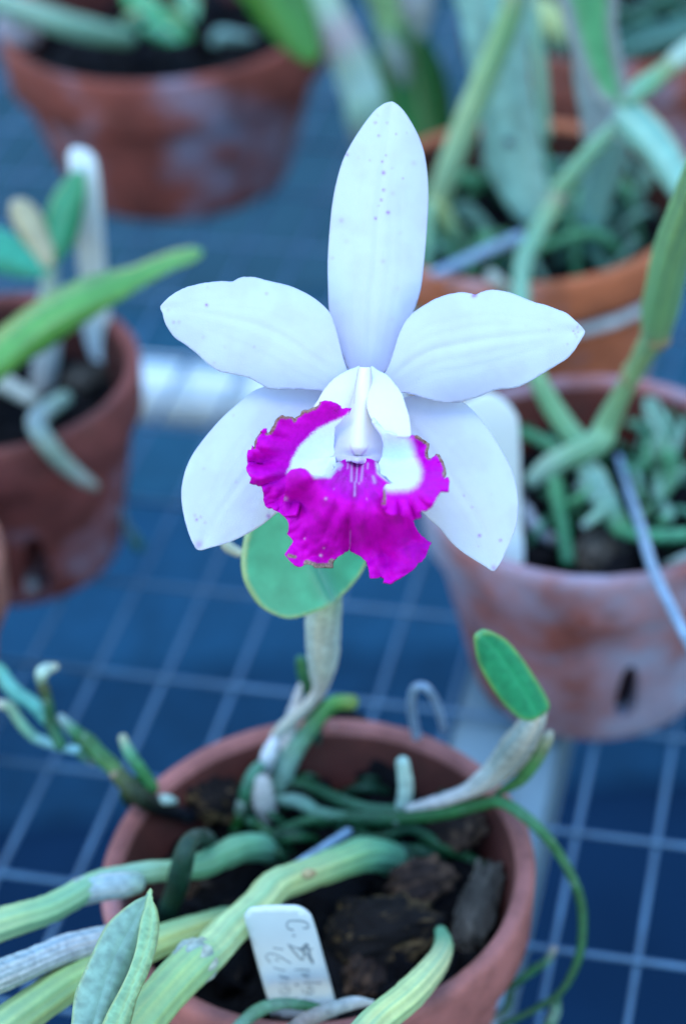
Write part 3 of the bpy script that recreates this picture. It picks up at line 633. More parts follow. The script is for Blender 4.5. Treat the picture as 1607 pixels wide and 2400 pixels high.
# front lobe
fl = mp(zA, [(455, 850), (500, 805), (580, 795), (640, 815), (680, 850), (760, 862), (830, 858), (875, 820), (900, 780), (888, 750), (940, 735), (1000, 700), (1100, 690), (1230, 700), (1300, 745), (1310, 840), (1380, 900), (1430, 950), (1560, 1000), (1640, 1100), (1650, 1200), (1628, 1280)])
fl += mp(zB, [(1090, 620), (1130, 680), (1190, 745), (1233, 770), (1210, 820), (1195, 885), (1150, 945), (1110, 960), (1090, 1000), (1040, 1040), (990, 1080), (920, 1110), (880, 1140), (850, 1155), (790, 1140), (800, 1105), (770, 1085), (720, 1105), (675, 1105), (660, 1040), (640, 960), (590, 895), (500, 850), (475, 820)])
fl += mp(zG, [(700, 1345), (655, 1385), (652, 1425), (600, 1427), (540, 1430), (520, 1412), (480, 1402), (440, 1425), (400, 1412), (360, 1372), (332, 1337)])
fl += mp(zA, [(455, 1560), (490, 1510), (515, 1470), (500, 1450), (455, 1400), (470, 1340), (460, 1280), (430, 1245), (405, 1180), (430, 1040), (440, 950)])
cx0, cy0 = zA(1095, 700)
deadF = mp(zG, [(480, 1398), (540, 1420), (600, 1418), (650, 1415), (650, 1385)]); deadF2 = mp(zG, [(362, 1345), (400, 1355)])
def dF(X, Y):
    dx, dy = X-cx0, Y-cy0; r = np.hypot(dx, dy); th = np.arctan2(dx, dy)
    z = -0.0085-0.021*sm(0, 110, r)*(1-0.15*np.abs(th))+0.010*sm(120, 260, r)
    mid_ = np.exp(-((X-zA(1060, 0)[0]+ (Y-1150)*0.06)/13)**2); z += 0.0022*mid_*sm(60, 160, r)
    nz = vn(th*100, r*0.22, 38, 5.5, 2); z += 0.0050*nz*sm(50, 200, r)
    z += 0.0014*vn(th*100, r*0.3, 12, 9.5, 2)*sm(130, 260, r)
    z += 0.0055*np.exp(-(np.hypot(X-zA(560, 0)[0], Y-zA(0, 1120)[1])/34)**2)   # fold at the left
    z += 0.00010*np.sin(th*40+3*nz)*sm(30, 60, r)*(1-sm(80, 120, r))
    z += -0.0012*np.exp(-(np.hypot(X-zA(640, 0)[0], Y-zA(0, 880)[1])/30)**2)
    return D0+z
def cF_(X, Y, e):
    dx, dy = X-cx0, Y-cy0; r = np.hypot(dx, dy); th = np.arctan2(dx, dy)
    n1 = vn(th*60, r*0.35, 9, 23.3); n2 = vn(X, Y, 3.0, 28.0); n3 = vn(X, Y, 30, 4.0)
    c = mixc(MAG, MAGD, np.clip(0.25+0.5*n1+0.8*n3, 0, 1)*0.65)  # the broad noise also paints in the shade of folds
    c = mixc(c, (0.66, 0.001, 0.62), 0.45*sm(140, 250, r)*np.clip(0.5+n3, 0, 1)); c = mixc(c, (0.64, 0.001, 0.52), 0.3*(1-sm(0, 6, e)))
    c = mixc(c, (0.24, 0.001, 0.13), 0.5*np.exp(-((X-zA(1085, 0)[0])/10)**2)*sm(160, 60, r))
    for x0, y0, x1, y1, w_ in ((1050, 740, 1052, 920, 3.2), (1110, 745, 1098, 930, 2.2), (1170, 745, 1145, 920, 3.2), (1012, 745, 1010, 800, 2.5), (1218, 750, 1212, 800, 2.4), (1085, 930, 1085, 1060, 1.6), (945, 760, 935, 810, 3.5), (1265, 880, 1275, 930, 4)):
        d = seg_dist(X, Y, mp(zA, [(x0, y0), (x1, y1)])); c = mixc(c, (0.62, 0.42, 0.72), 0.75*np.exp(-(d/w_)**2))
    c = mixc(c, (0.58, 0.12, 0.62), 0.28*np.exp(-((r-52)/22)**2)*np.clip(0.4+2*n2, 0, 1)*(np.abs(th) < 1.2))
    mvs = seg_dist(X, Y, mp(zB, [(492, 650), (488, 740), (480, 820)])); c = mixc(c, (0.55, 0.25, 0.72), 0.5*np.exp(-(mvs/1.8)**2))
    for x, y, q in ((822, 1077, 3), (885, 995, 1.6), (1125, 945, 2.6), (620, 1443, 2.4), (1200, 1088, 1.6), (795, 1527, 1.8), (435, 1065, 5)):
        px, py = zA(x, y); c = mixc(c, (0.72, 0.45, 0.70), 0.7*np.exp(-(np.hypot(X-px, Y-py)/q)**2))
    tw = zB(205, 878); c = mixc(c, (0.75, 0.6, 0.8), 0.9*np.exp(-(np.hypot(X-tw[0], Y-tw[1])/3)**2))
    d = np.minimum(seg_dist(X, Y, deadF)-3, seg_dist(X, Y, deadF2))
    c = mixc(c, mixc(GREYB*0.9, GREYB*1.9, np.clip(0.5+n2*1.6, 0, 1)), 1-sm(3.0, 5.5, d+1.5*n2))
    topw = softin(X+2*n2, Y+2*n2, mp(zA, [(640, 800), (700, 880), (850, 890), (905, 810), (960, 770), (900, 700), (600, 700)]), 5); c = mixc(c, WHITE, topw)
    rw = softin(X+2*n2, Y+2*n2, mp(zA, [(1290, 740), (1300, 850), (1360, 900), (1440, 960), (1600, 1000), (1600, 700)]), 4); c = mixc(c, WHITE, rw)
    c = mixc(c, (0.34, 0.001, 0.30), 0.55*np.exp(-((X-zA(560, 0)[0])/28)**2-((Y-zA(0, 1160)[1])/34)**2))  # shade of the left fold painted as darker magenta
    q = np.hypot(X-zA(1322, 0)[0], Y-zA(0, 822)[1]); return mixc(c, (0.3, 0.05, 0.4), 0.9*np.exp(-(q/3.5)**2))
patch('front_lobe', jag(fl, 0.45, 4, 9), dF, cF_, MLIP, lip, step=2.9, solid=0.0006)

# stem behind the flower, leaves and pseudobulbs
GRN, GRN2, PALE, OLIVE, YG = (0.06, 0.25, 0.10), (0.035, 0.15, 0.07), (0.50, 0.60, 0.55), (0.20, 0.26, 0.07), (0.50, 0.56, 0.20)
TD('flower_stem', [(765, 1405, 0.5295, 15), (775, 1300, 0.526, 14), (800, 1150, 0.516, 13), (840, 1020, 0.490, 13), (856, 925, 0.4655, 24)], MCANE, orchid, [(0.3, 0.5, 0.3), (0.3, 0.5, 0.3), (0.4, 0.55, 0.45), (0.6, 0.7, 0.7), (0.75, 0.78, 0.8)], ribs=0)
def leaf(name, outline, mid, d0, d1, cup, cbase, cedge, parent, label=None, mat=None, mot=0.25, step=7, thick=0.0012, groove=0.0006, edgew=6, midc=None, bend=0.0, skew=0.0, smoothn=6):
    O = cmr(outline, smoothn, True); Md = cmr(mid, 5)
    hw = max(1.0, np.abs(along(O[:, 0], O[:, 1], Md)[1]).max())
    def dfn(X, Y):
        t, s = along(X, Y, Md); u = s/hw; t = chord(X, Y, Md)
        return d0+(d1-d0)*t+bend*np.sin(np.pi*t)+cup*u*u+skew*u+groove*np.exp(-(s/(hw*.08+2))**2)
    def cfn(X, Y, e):
        t, s = along(X, Y, Md); n_ = vn(X, Y, hw*0.35, d0*77+X[0])
        c = np.asarray(cbase)*(1+mot*n_)[:, None]
        c = mixc(c, cedge, 1-sm(edgew*0.3, edgew, e))
        return mixc(c, midc if midc else np.asarray(cbase)*1.5, 0.55*np.exp(-(s/(hw*.10+2))**2))
    o = patch(name, O, dfn, cfn, mat or MLEAF, parent, step=step, solid=thick)
    if label: o['label'] = label
    return o
K = 1.0249
leaf('leaf', [(x*K, y*K) for x, y in ((572, 1200), (556, 1260), (556, 1310), (570, 1350), (600, 1390), (650, 1413), (700, 1405), (760, 1378), (815, 1325), (845, 1270), (850, 1200), (800, 1140), (700, 1110), (620, 1140))],
     [(x*K, y*K) for x, y in ((770, 1385), (720, 1280), (690, 1180), (680, 1120))], 0.5130, 0.500, -0.006, (0.10, 0.52, 0.32), (0.42, 0.60, 0.30), orchid, 'broad rounded green leaf with a yellow edge hanging below the flower', groove=0.0026, midc=(0.30, 0.66, 0.62), edgew=10)  # pale middle paints a sheen into the leaf colour
leaf('leaf', mp(zM, [(-60, -800), (-160, -860), (-120, -760), (0, -700), (60, -720)]), mp(zM, [(60, -720), (-160, -860)]), 0.528, 0.528, 0.001, (0.42, 0.48, 0.38), (0.5, 0.5, 0.4), orchid, 'withered pale leaf tip behind the round leaf')
T('pseudobulb', [(*zM(250, 1150), 0.062, 18), (*zM(330, 800), 0.080, 17), (*zM(560, 560), 0.098, 14), (*zM(665, 430), 0.106, 16), (*zM(690, 300), 0.114, 26), (*zM(700, 150), 0.124, 36), (*zM(700, -50), 0.136, 41), (*zM(715, -250), 0.147, 40), (*zM(760, -420), 0.156, 28)],
  MSHEATH, orchid, [(0.45, 0.55, 0.5), (0.5, 0.6, 0.55), (0.5, 0.55, 0.52), (0.5, 0.52, 0.5), (0.5, 0.55, 0.55), (0.44, 0.56, 0.54), (0.42, 0.54, 0.52), (0.40, 0.52, 0.46), (0.3, 0.46, 0.3)], seg=20, ribs=9, ribamp=0.035, rough=0.05)
T('sheath', [(*zM(390, 880), 0.078, 19), (*zM(440, 650), 0.088, 14), (*zM(490, 460), 0.097, 9), (*zM(510, 370), 0.101, 4)], MSHEATH, orchid, (0.58, 0.60, 0.62), ribs=7, rough=0.05)
T('root', [(*zM(650, 1180), 0.060, 13), (*zM(660, 900), 0.072, 15), (*zM(600, 500), 0.090, 14), (*zM(540, 300), 0.098, 15), (*zM(515, 170), 0.103, 12)], MROOT, orchid, [(0.03, 0.10, 0.10), (0.03, 0.12, 0.10), (0.03, 0.12, 0.06), (0.035, 0.16, 0.07), (0.06, 0.22, 0.08)])
T('cane', [(*zM(320, 1280), 0.066, 24), (*zM(400, 1020), 0.074, 27), (*zM(540, 810), 0.082, 21), (*zM(690, 630), 0.089, 17), (*zM(800, 530), 0.092, 19), (*zM(940, 520), 0.093, 18)], MROOT, orchid,
  [(0.18, 0.36, 0.28), (0.32, 0.5, 0.42), (0.22, 0.42, 0.30), (0.12, 0.32, 0.14), (0.12, 0.34, 0.10), (0.22, 0.34, 0.10)])
T('bud_scale', [(*zM(215, 1080), 0.074, 14), (*zM(250, 960), 0.080, 19), (*zM(290, 850), 0.084, 12)], MSHEATH, orchid, (0.62, 0.70, 0.76), rough=0.02)
T('bud_scale', [(*zM(240, 1470), 0.066, 22), (*zM(200, 1330), 0.072, 28), (*zM(190, 1200), 0.076, 24)], MSHEATH, orchid, (0.46, 0.47, 0.44), rough=0.06)
T('root', [(*zM(40, 1390), 0.070, 15), (*zM(60, 1250), 0.076, 15), (*zM(130, 1100), 0.078, 14), (*zM(220, 1030), 0.076, 14)], MROOT, orchid, [(0.12, 0.28, 0.15), (0.06, 0.22, 0.13), (0.14, 0.34, 0.24), (0.14, 0.34, 0.24)])
T('root', [(*zN(960, 900), 0.062, 13), (*zN(990, 800), 0.067, 14), (*zN(1005, 710), 0.072, 13)], MROOT, orchid, [GRN2, (0.04, 0.18, 0.05), (0.3, 0.4, 0.34)])
# winding roots across the middle
RG = (0.03, 0.13, 0.065); RB = (0.07, 0.20, 0.12); RP = (0.22, 0.38, 0.32)
T('root', [(*zM(380, 1180), 0.068, 12), (*zM(600, 1230), 0.069, 14), (*zM(850, 1340), 0.071, 15), (*zM(1100, 1410), 0.073, 13), (*zM(1500, 1430), 0.075, 14)], MROOT, orchid, [RB, RG, RG, RB, RG])
T('root', [(*zM(340, 1330), 0.070, 12), (*zM(500, 1350), 0.071, 17), (*zM(700, 1450), 0.072, 14), (*zM(1000, 1480), 0.073, 14)], MROOT, orchid, [RP, RP, (0.14, 0.3, 0.22), RG])
T('root', [(*zBR(190, 1010), 0.066, 11), (*zBR(330, 960), 0.070, 13), (*zBR(450, 950), 0.072, 15), (*zBR(620, 955), 0.074, 18), (*zBR(750, 950), 0.076, 17), (*zBR(900, 935), 0.080, 16), (*zBR(1060, 895), 0.085, 15), (*zBR(1150, 885), 0.088, 14), (*zBR(1250, 945), 0.088, 14), (*zBR(1350, 1040), 0.084, 13),
  (*zBR(1425, 1150), 0.076, 12), (*zBR(1485, 1280), 0.068, 12), (*zBR(1502, 1400), 0.062, 12), (*zBR(1490, 1540), 0.056, 11), (*zBR(1440, 1660), 0.050, 10), (*zBR(1380, 1730), 0.046, 9), (*zBR(1260, 1800), 0.042, 9), (*zBR(1150, 1850), 0.04, 8)], MROOT, orchid,
  [RG, (0.04, 0.17, 0.08), RG, RG, (0.03, 0.14, 0.05), (0.04, 0.18, 0.06), (0.04, 0.18, 0.06), (0.06, 0.24, 0.10), (0.10, 0.30, 0.16), (0.05, 0.2, 0.08), (0.08, 0.24, 0.12), (0.03, 0.16, 0.06), (0.03, 0.15, 0.06), (0.03, 0.15, 0.06), RG, RG, RG, RG], n=6)['label'] = 'long green root arching over the right rim'
T('root', [(*zBR(460, 1000), 0.066, 13), (*zBR(600, 1040), 0.068, 13), (*zBR(760, 1000), 0.070, 12), (*zBR(900, 1080), 0.068, 12), (*zBR(1000, 1120), 0.066, 12), (*zBR(1100, 1170), 0.062, 10)], MROOT, orchid, [(0.08, 0.24, 0.18), RG, RG, (0.025, 0.14, 0.05), (0.02, 0.12, 0.04), RG])
T('root', [(*zBR(1195, 1685), 0.040, 9), (*zBR(1290, 1610), 0.042, 11), (*zBR(1345, 1575), 0.044, 10), (*zBR(1378, 1520), 0.046, 9)], MROOT, orchid, [GRN2, (0.04, 0.2, 0.08), (0.1, 0.26, 0.16), (0.4, 0.4, 0.38)])
T('root', [(*zBR(1190, 1700), 0.03, 8), (*zBR(1175, 1770), 0.026, 9), (*zBR(1110, 1830), 0.02, 12)], MROOT, orchid, [GRN2, RB, (0.45, 0.55, 0.62)])
T('root', [(*zBR(1390, 1730), 0.045, 12), (*zBR(1385, 1790), 0.04, 14), (*zBR(1360, 1850), 0.035, 16)], MROOT, orchid, [RB, RP, RB])
T('root', [(*zBR(725, 920), 0.074, 18), (*zBR(738, 820), 0.082, 18), (*zBR(725, 715), 0.090, 16)], MROOT, orchid, [(0.4, 0.55, 0.5), (0.5, 0.66, 0.6), (0.5, 0.68, 0.60)], rough=0.02)['label'] = 'short pale root tip standing upright'
T('root', [(*zN(1380, 1070), 0.058, 9), (*zN(1240, 950), 0.066, 12), (*zN(1120, 860), 0.070, 13), (*zN(1060, 830), 0.072, 12)], MROOT, orchid, [GRN2, RG, (0.05, 0.16, 0.06), RG])
T('root', [(*zN(960, 560), 0.058, 20), (*zN(930, 470), 0.066, 22), (*zN(880, 380), 0.070, 17)], MROOT, orchid, [GRN2, (0.05, 0.2, 0.1), (0.06, 0.24, 0.12)])
T('root', [(*zN(480, 1480), 0.066, 24), (*zN(560, 1300), 0.086, 26), (*zN(610, 1080), 0.101, 26), (*zN(660, 960), 0.102, 21), (*zN(760, 930), 0.092, 18), (*zN(820, 1000), 0.070, 14)], MROOT, orchid, [(0.02, 0.09, 0.06), (0.02, 0.10, 0.07), (0.02, 0.09, 0.06), (0.02, 0.08, 0.06), (0.015, 0.06, 0.05), (0.01, 0.05, 0.04)])
# the tangle at the left rim
T('rhizome', [(*zN(660, 800), 0.068, 16), (*zN(430, 720), 0.080, 22), (*zN(290, 640), 0.087, 24), (*zN(190, 530), 0.090, 20)], MROOT, orchid, [(0.01, 0.015, 0.03), (0.01, 0.015, 0.02), (0.03, 0.06, 0.03), (0.09, 0.14, 0.05)])
T('bud_scale', [(*zN(430, 680), 0.082, 10), (*zN(490, 680), 0.082, 13), (*zN(545, 690), 0.080, 8)], MSHEATH, orchid, (0.38, 0.56, 0.50), rough=0.02)
T('root', [(*zK(1110, 1290), 0.087, 17), (*zK(1050, 1180), 0.088, 20), (*zK(920, 1060), 0.090, 20), (*zK(800, 930), 0.092, 20), (*zK(700, 850), 0.093, 16), (*zK(560, 720), 0.095, 12)], MROOT, orchid, [(0.16, 0.20, 0.10), (0.10, 0.24, 0.08), (0.06, 0.22, 0.08), (0.05, 0.18, 0.07), (0.05, 0.2, 0.1), (0.35, 0.5, 0.5)])
T('root', [(*zK(560, 960), 0.091, 16), (*zK(470, 760), 0.095, 15), (*zK(450, 600), 0.100, 13), (*zK(400, 430), 0.105, 15)], MROOT, orchid, [(0.04, 0.2, 0.1), (0.03, 0.14, 0.07), (0.04, 0.16, 0.08), (0.09, 0.12, 0.05)])
T('root', [(*zK(380, 380), 0.106, 12), (*zK(385, 310), 0.109, 16), (*zK(430, 270), 0.110, 15), (*zK(510, 245), 0.109, 9)], MROOT, orchid, [(0.2, 0.32, 0.2), (0.45, 0.62, 0.52), (0.5, 0.66, 0.58), (0.55, 0.6, 0.5)], rough=0.02)
T('root', [(*zK(430, 730), 0.093, 16), (*zK(330, 610), 0.093, 18), (*zK(180, 510), 0.094, 18), (*zK(80, 410), 0.095, 18), (*zK(0, 290), 0.095, 17), (*zK(-80, 250), 0.095, 15)], MROOT, orchid, [(0.10, 0.34, 0.28), (0.14, 0.42, 0.36), (0.14, 0.42, 0.36), (0.16, 0.44, 0.38), (0.12, 0.4, 0.3), (0.12, 0.4, 0.3)], rough=0.02)
T('root', [(*zK(720, 1010), 0.090, 12), (*zK(600, 990), 0.090, 12), (*zK(400, 930), 0.091, 13), (*zK(290, 870), 0.092, 13), (*zK(170, 730), 0.093, 13), (*zK(90, 610), 0.094, 13), (*zK(0, 590), 0.094, 11)], MROOT, orchid, [(0.22, 0.45, 0.5), (0.2, 0.42, 0.45), (0.22, 0.44, 0.44), (0.16, 0.36, 0.26), (0.2, 0.36, 0.24), (0.26, 0.38, 0.26), (0.55, 0.55, 0.48)])
T('root', [(*zK(1400, 1360), 0.086, 16), (*zK(1300, 1200), 0.090, 15), (*zK(1180, 1020), 0.095, 14), (*zK(1130, 900), 0.098, 11)], MROOT, orchid, [(0.05, 0.22, 0.06), (0.06, 0.26, 0.09), (0.16, 0.4, 0.26), (0.4, 0.46, 0.34)])
T('root', [(*zK(1250, 1300), 0.086, 13), (*zK(1150, 1400), 0.084, 13), (*zK(1180, 1500), 0.076, 10)], MROOT, orchid, [GRN2, (0.02, 0.10, 0.03), (0.02, 0.08, 0.03)])
T('root', [(*zK(860, 1130), 0.086, 8), (*zK(760, 1060), 0.089, 12), (*zK(700, 960), 0.090, 12)], MROOT, orchid, [(0.3, 0.42, 0.5), (0.06, 0.2, 0.14), RG])
T('bud_scale', [(*zK(1040, 1240), 0.0905, 9), (*zK(1100, 1255), 0.0905, 13), (*zK(1130, 1290), 0.089, 9)], MSHEATH, orchid, (0.24, 0.2, 0.13), rough=0.05)
# right hand growth with its leaf
T('pseudobulb', [(*zBR(750, 912), 0.078, 9), (*zBR(870, 885), 0.082, 15), (*zBR(1000, 840), 0.088, 18), (*zBR(1120, 760), 0.097, 30), (*zBR(1200, 670), 0.106, 38), (*zBR(1260, 590), 0.114, 34), (*zBR(1310, 500), 0.122, 22), (*zBR(1300, 465), 0.125, 15)], MSHEATH, orchid,
  [(0.48, 0.50, 0.50), (0.5, 0.5, 0.5), (0.5, 0.53, 0.53), (0.40, 0.47, 0.46), (0.27, 0.33, 0.31), (0.30, 0.36, 0.34), (0.45, 0.52, 0.48), (0.5, 0.55, 0.5)], seg=20, ribs=8, ribamp=0.04, rough=0.06)['label'] = 'grey scaly swollen stem leaning right'
T('cane', [(*zBR(1130, 850), 0.087, 7), (*zBR(1230, 790), 0.094, 15), (*zBR(1295, 700), 0.101, 20), (*zBR(1345, 620), 0.108, 16), (*zBR(1360, 590), 0.110, 10)], MROOT, orchid, [GRN, (0.10, 0.26, 0.10), (0.14, 0.34, 0.14), (0.34, 0.40, 0.26), (0.4, 0.42, 0.34)])
dl = depth(at(*zBR(1300, 480), 0.125))
leaf('leaf', mp(zBR, [(1035, 200), (1040, 165), (1075, 145), (1115, 150), (1170, 185), (1230, 255), (1300, 360), (1345, 440), (1350, 480), (1310, 515), (1270, 528), (1225, 512), (1160, 450), (1100, 365), (1050, 270)]),
     mp(zBR, [(1310, 510), (1220, 360), (1130, 230), (1060, 155)]), dl, dl-0.02, 0.003, (0.045, 0.36, 0.17), (0.22, 0.50, 0.16), orchid, 'small oval green leaf on the right hand growth', edgew=9, groove=0.0008)
for i in range(26):
    r_ = random.Random(500+i); x0, y0 = r_.uniform(560, 1000), r_.uniform(1840, 2010); a_ = r_.uniform(-0.6, 0.9); L_ = r_.uniform(60, 170)
    x1, y1 = x0+L_*math.cos(a_), y0+L_*math.sin(a_)*0.6; c_ = r_.choice([RG, (0.02, 0.09, 0.05), (0.03, 0.14, 0.06), (0.05, 0.14, 0.10)])
    T('root', [(x0, y0, 0.060, r_.uniform(6, 10)), ((x0+x1)/2+r_.uniform(-15, 15), (y0+y1)/2-r_.uniform(5, 25), 0.069, r_.uniform(8, 12)), (x1, y1, 0.060, r_.uniform(6, 10))], MROOT, orchid, [c_]*3, seg=8, n=5)
# thick canes reaching over the rim to the lower left
CY = (0.48, 0.60, 0.26); CG = (0.30, 0.50, 0.20); CT = (0.08, 0.32, 0.20)
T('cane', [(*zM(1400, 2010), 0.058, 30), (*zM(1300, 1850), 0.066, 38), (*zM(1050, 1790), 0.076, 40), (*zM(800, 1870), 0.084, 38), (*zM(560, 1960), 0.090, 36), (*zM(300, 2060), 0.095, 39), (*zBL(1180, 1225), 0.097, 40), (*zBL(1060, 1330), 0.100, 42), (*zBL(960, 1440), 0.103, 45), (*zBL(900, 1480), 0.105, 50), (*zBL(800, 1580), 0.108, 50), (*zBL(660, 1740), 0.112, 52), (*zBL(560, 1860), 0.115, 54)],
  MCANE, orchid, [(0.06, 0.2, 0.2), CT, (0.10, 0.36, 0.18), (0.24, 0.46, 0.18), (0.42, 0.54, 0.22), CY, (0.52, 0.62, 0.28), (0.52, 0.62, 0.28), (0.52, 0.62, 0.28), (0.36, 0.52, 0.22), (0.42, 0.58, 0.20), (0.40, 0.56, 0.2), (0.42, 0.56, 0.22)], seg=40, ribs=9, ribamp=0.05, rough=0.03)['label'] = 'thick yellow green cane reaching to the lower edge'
T('node_ring', [(*zBL(915, 1455), 0.1045, 47), (*zBL(905, 1466), 0.1048, 54), (*zBL(890, 1482), 0.1052, 55), (*zBL(870, 1502), 0.1056, 51)], MSHEATH, orchid, (0.36, 0.44, 0.38), seg=40, ribs=9, ribamp=0.05, rough=0.02, n=3)
T('bud_scale', [(*zBL(1400, 1078), 0.0975, 9), (*zBL(1416, 1074), 0.0985, 13), (*zBL(1440, 1070), 0.0975, 8)], MSHEATH, orchid, (0.46, 0.38, 0.20), rough=0.05, n=3)
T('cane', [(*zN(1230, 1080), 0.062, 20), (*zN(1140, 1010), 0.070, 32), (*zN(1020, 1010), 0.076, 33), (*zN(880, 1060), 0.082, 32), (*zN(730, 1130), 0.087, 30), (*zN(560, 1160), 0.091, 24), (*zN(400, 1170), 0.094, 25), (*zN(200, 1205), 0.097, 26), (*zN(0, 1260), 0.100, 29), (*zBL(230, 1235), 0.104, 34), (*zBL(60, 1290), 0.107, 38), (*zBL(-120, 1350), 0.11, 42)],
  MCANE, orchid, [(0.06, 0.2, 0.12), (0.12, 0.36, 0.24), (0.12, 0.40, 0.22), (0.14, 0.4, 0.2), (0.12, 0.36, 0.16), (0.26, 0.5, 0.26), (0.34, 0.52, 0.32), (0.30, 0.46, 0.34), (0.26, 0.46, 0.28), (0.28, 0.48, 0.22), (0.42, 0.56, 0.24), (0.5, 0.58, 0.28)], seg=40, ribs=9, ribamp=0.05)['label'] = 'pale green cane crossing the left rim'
T('sheath', [(*zBL(620, 1115), 0.0975, 27), (*zBL(560, 1125), 0.0978, 32), (*zBL(470, 1135), 0.0992, 33), (*zBL(380, 1155), 0.1005, 34), (*zBL(360, 1160), 0.101, 33)], MSHEATH, orchid, [(0.3, 0.42, 0.34), (0.4, 0.5, 0.48), (0.42, 0.52, 0.52), (0.42, 0.52, 0.52), (0.3, 0.36, 0.36)], seg=48, ribs=15, ribamp=0.025, rough=0.02, n=4)
T('cane', [(*zBL(1040, 1275), 0.080, 26), (*zBL(900, 1325), 0.088, 32), (*zBL(720, 1390), 0.093, 38), (*zBL(520, 1480), 0.096, 40), (*zBL(330, 1570), 0.098, 44), (*zBL(150, 1690), 0.101, 46), (*zBL(0, 1800), 0.104, 48)], MCANE, orchid,
  [(0.14, 0.3, 0.14), (0.4, 0.52, 0.2), (0.44, 0.56, 0.2), (0.4, 0.5, 0.18), (0.34, 0.48, 0.14), (0.34, 0.48, 0.16), (0.4, 0.52, 0.2)], seg=40, ribs=9, ribamp=0.05)
T('cane', [(*zBL(560, 1350), 0.100, 26), (*zBL(430, 1385), 0.102, 30), (*zBL(300, 1420), 0.104, 33), (*zBL(200, 1460), 0.106, 33), (*zBL(60, 1520), 0.108, 36), (*zBL(-120, 1590), 0.111, 40)], MSHEATH, orchid, [(0.3, 0.38, 0.36), (0.4, 0.46, 0.46), (0.42, 0.48, 0.5), (0.42, 0.5, 0.52), (0.40, 0.48, 0.48), (0.4, 0.48, 0.48)], seg=48, ribs=14, ribamp=0.05, rough=0.03)['label'] = 'dry grey sheathed cane at the lower left'
T('cane', [(*zBR(890, 1445), 0.080, 14), (*zBR(902, 1500), 0.084, 21), (*zBR(880, 1570), 0.089, 27), (*zBR(810, 1660), 0.095, 33), (*zBR(720, 1750), 0.100, 37), (*zBR(620, 1830), 0.104, 38), (*zBR(530, 1920), 0.108, 38)], MCANE, orchid,
  [(0.06, 0.3, 0.16), (0.14, 0.34, 0.18), (0.46, 0.52, 0.28), (0.60, 0.66, 0.32), (0.58, 0.66, 0.28), (0.56, 0.64, 0.26), (0.4, 0.5, 0.24)], seg=40, ribs=9, ribamp=0.06)['label'] = 'short tapering cane over the front rim'
d1 = depth(at(*zBL(690, 1160), 0.13)); d2 = d1-0.02
leaf('leaf', mp(zBL, [(690, 1148), (672, 1172), (640, 1192), (575, 1240), (510, 1300), (470, 1360), (420, 1470), (380, 1560), (350, 1640), (335, 1764), (330, 1860), (420, 1880), (480, 1800), (520, 1680), (590, 1540), (630, 1420), (655, 1290), (682, 1200)]),
     mp(zBL, [(685, 1160), (600, 1320), (500, 1520), (400, 1860)]), d1, d2-0.012, 0.0035, (0.24, 0.38, 0.28), (0.34, 0.52, 0.30), orchid, 'large dull green folded leaf at the lower left', edgew=7, mot=0.35, step=6, midc=(0.26, 0.42, 0.30))
leaf('leaf', mp(zBL, [(690, 1150), (676, 1200), (652, 1290), (628, 1420), (588, 1540), (540, 1640), (490, 1740), (450, 1860), (560, 1860), (590, 1764), (620, 1650), (660, 1560), (700, 1450), (722, 1340), (718, 1260), (700, 1200)]),
     mp(zBL, [(688, 1165), (690, 1330), (640, 1500), (500, 1860)]), d1-0.001, d2-0.014, 0.003, (0.28, 0.48, 0.26), (0.40, 0.56, 0.28), orchid, 'right half of the folded leaf, lighter green', edgew=5, mot=0.35, step=6, skew=-0.002)
T('root', [(545, 2420, 0.085, 14), (600, 2372, 0.086, 17), (660, 2352, 0.087, 14), (720, 2358, 0.087, 12), (770, 2366, 0.086, 8)], MROOT, orchid, [RP, (0.14, 0.3, 0.2), (0.16, 0.32, 0.24), (0.05, 0.2, 0.1), GRN2])
T('root', [(670, 2430, 0.089, 22), (720, 2390, 0.090, 20), (780, 2365, 0.089, 18), (830, 2350, 0.087, 15), (872, 2350, 0.084, 7)], MROOT, orchid, [(0.2, 0.2, 0.2), (0.30, 0.28, 0.26), (0.34, 0.40, 0.40), (0.5, 0.56, 0.58), (0.5, 0.58, 0.6)])

# ------------------------------------------------------------------ name tags and wires
def slab(name, outline, dfn, mat, label, cat, thick=0.0009, parent=None):
    r = None
    O = cmr(outline, 5, True)
    t = patch(name, O, dfn, lambda X, Y, e: np.ones((len(X), 3))*0.6, mat, parent, step=14, solid=thick)
    tag(t, label, cat); return t
da, db = depth(at(700, 2110, 0.112)), depth(at(730, 2345, 0.078))
def tagd(X, Y): return da+(db-da)*(Y-2110)/235
t_root = empty('plant_tag', at(740, 2360, 0.072), 'white plastic plant tag with faded handwriting stuck in the front pot', 'plant tag')
tb = patch('tag_blade', cmr(mp(zT, [(62, 240), (75, 190), (110, 150), (170, 130), (380, 112), (560, 110), (640, 118), (710, 150), (760, 195), (790, 240), (850, 430), (905, 640), (965, 860), (1012, 1040), (1045, 1180), (1045, 1300), (700, 1330), (370, 1300), (330, 1150), (285, 1020), (230, 830), (170, 620), (110, 400)]), 4, True),
           tagd, lambda X, Y, e: np.ones((len(X), 3)), TAGM, t_root, step=14, solid=0.0009)
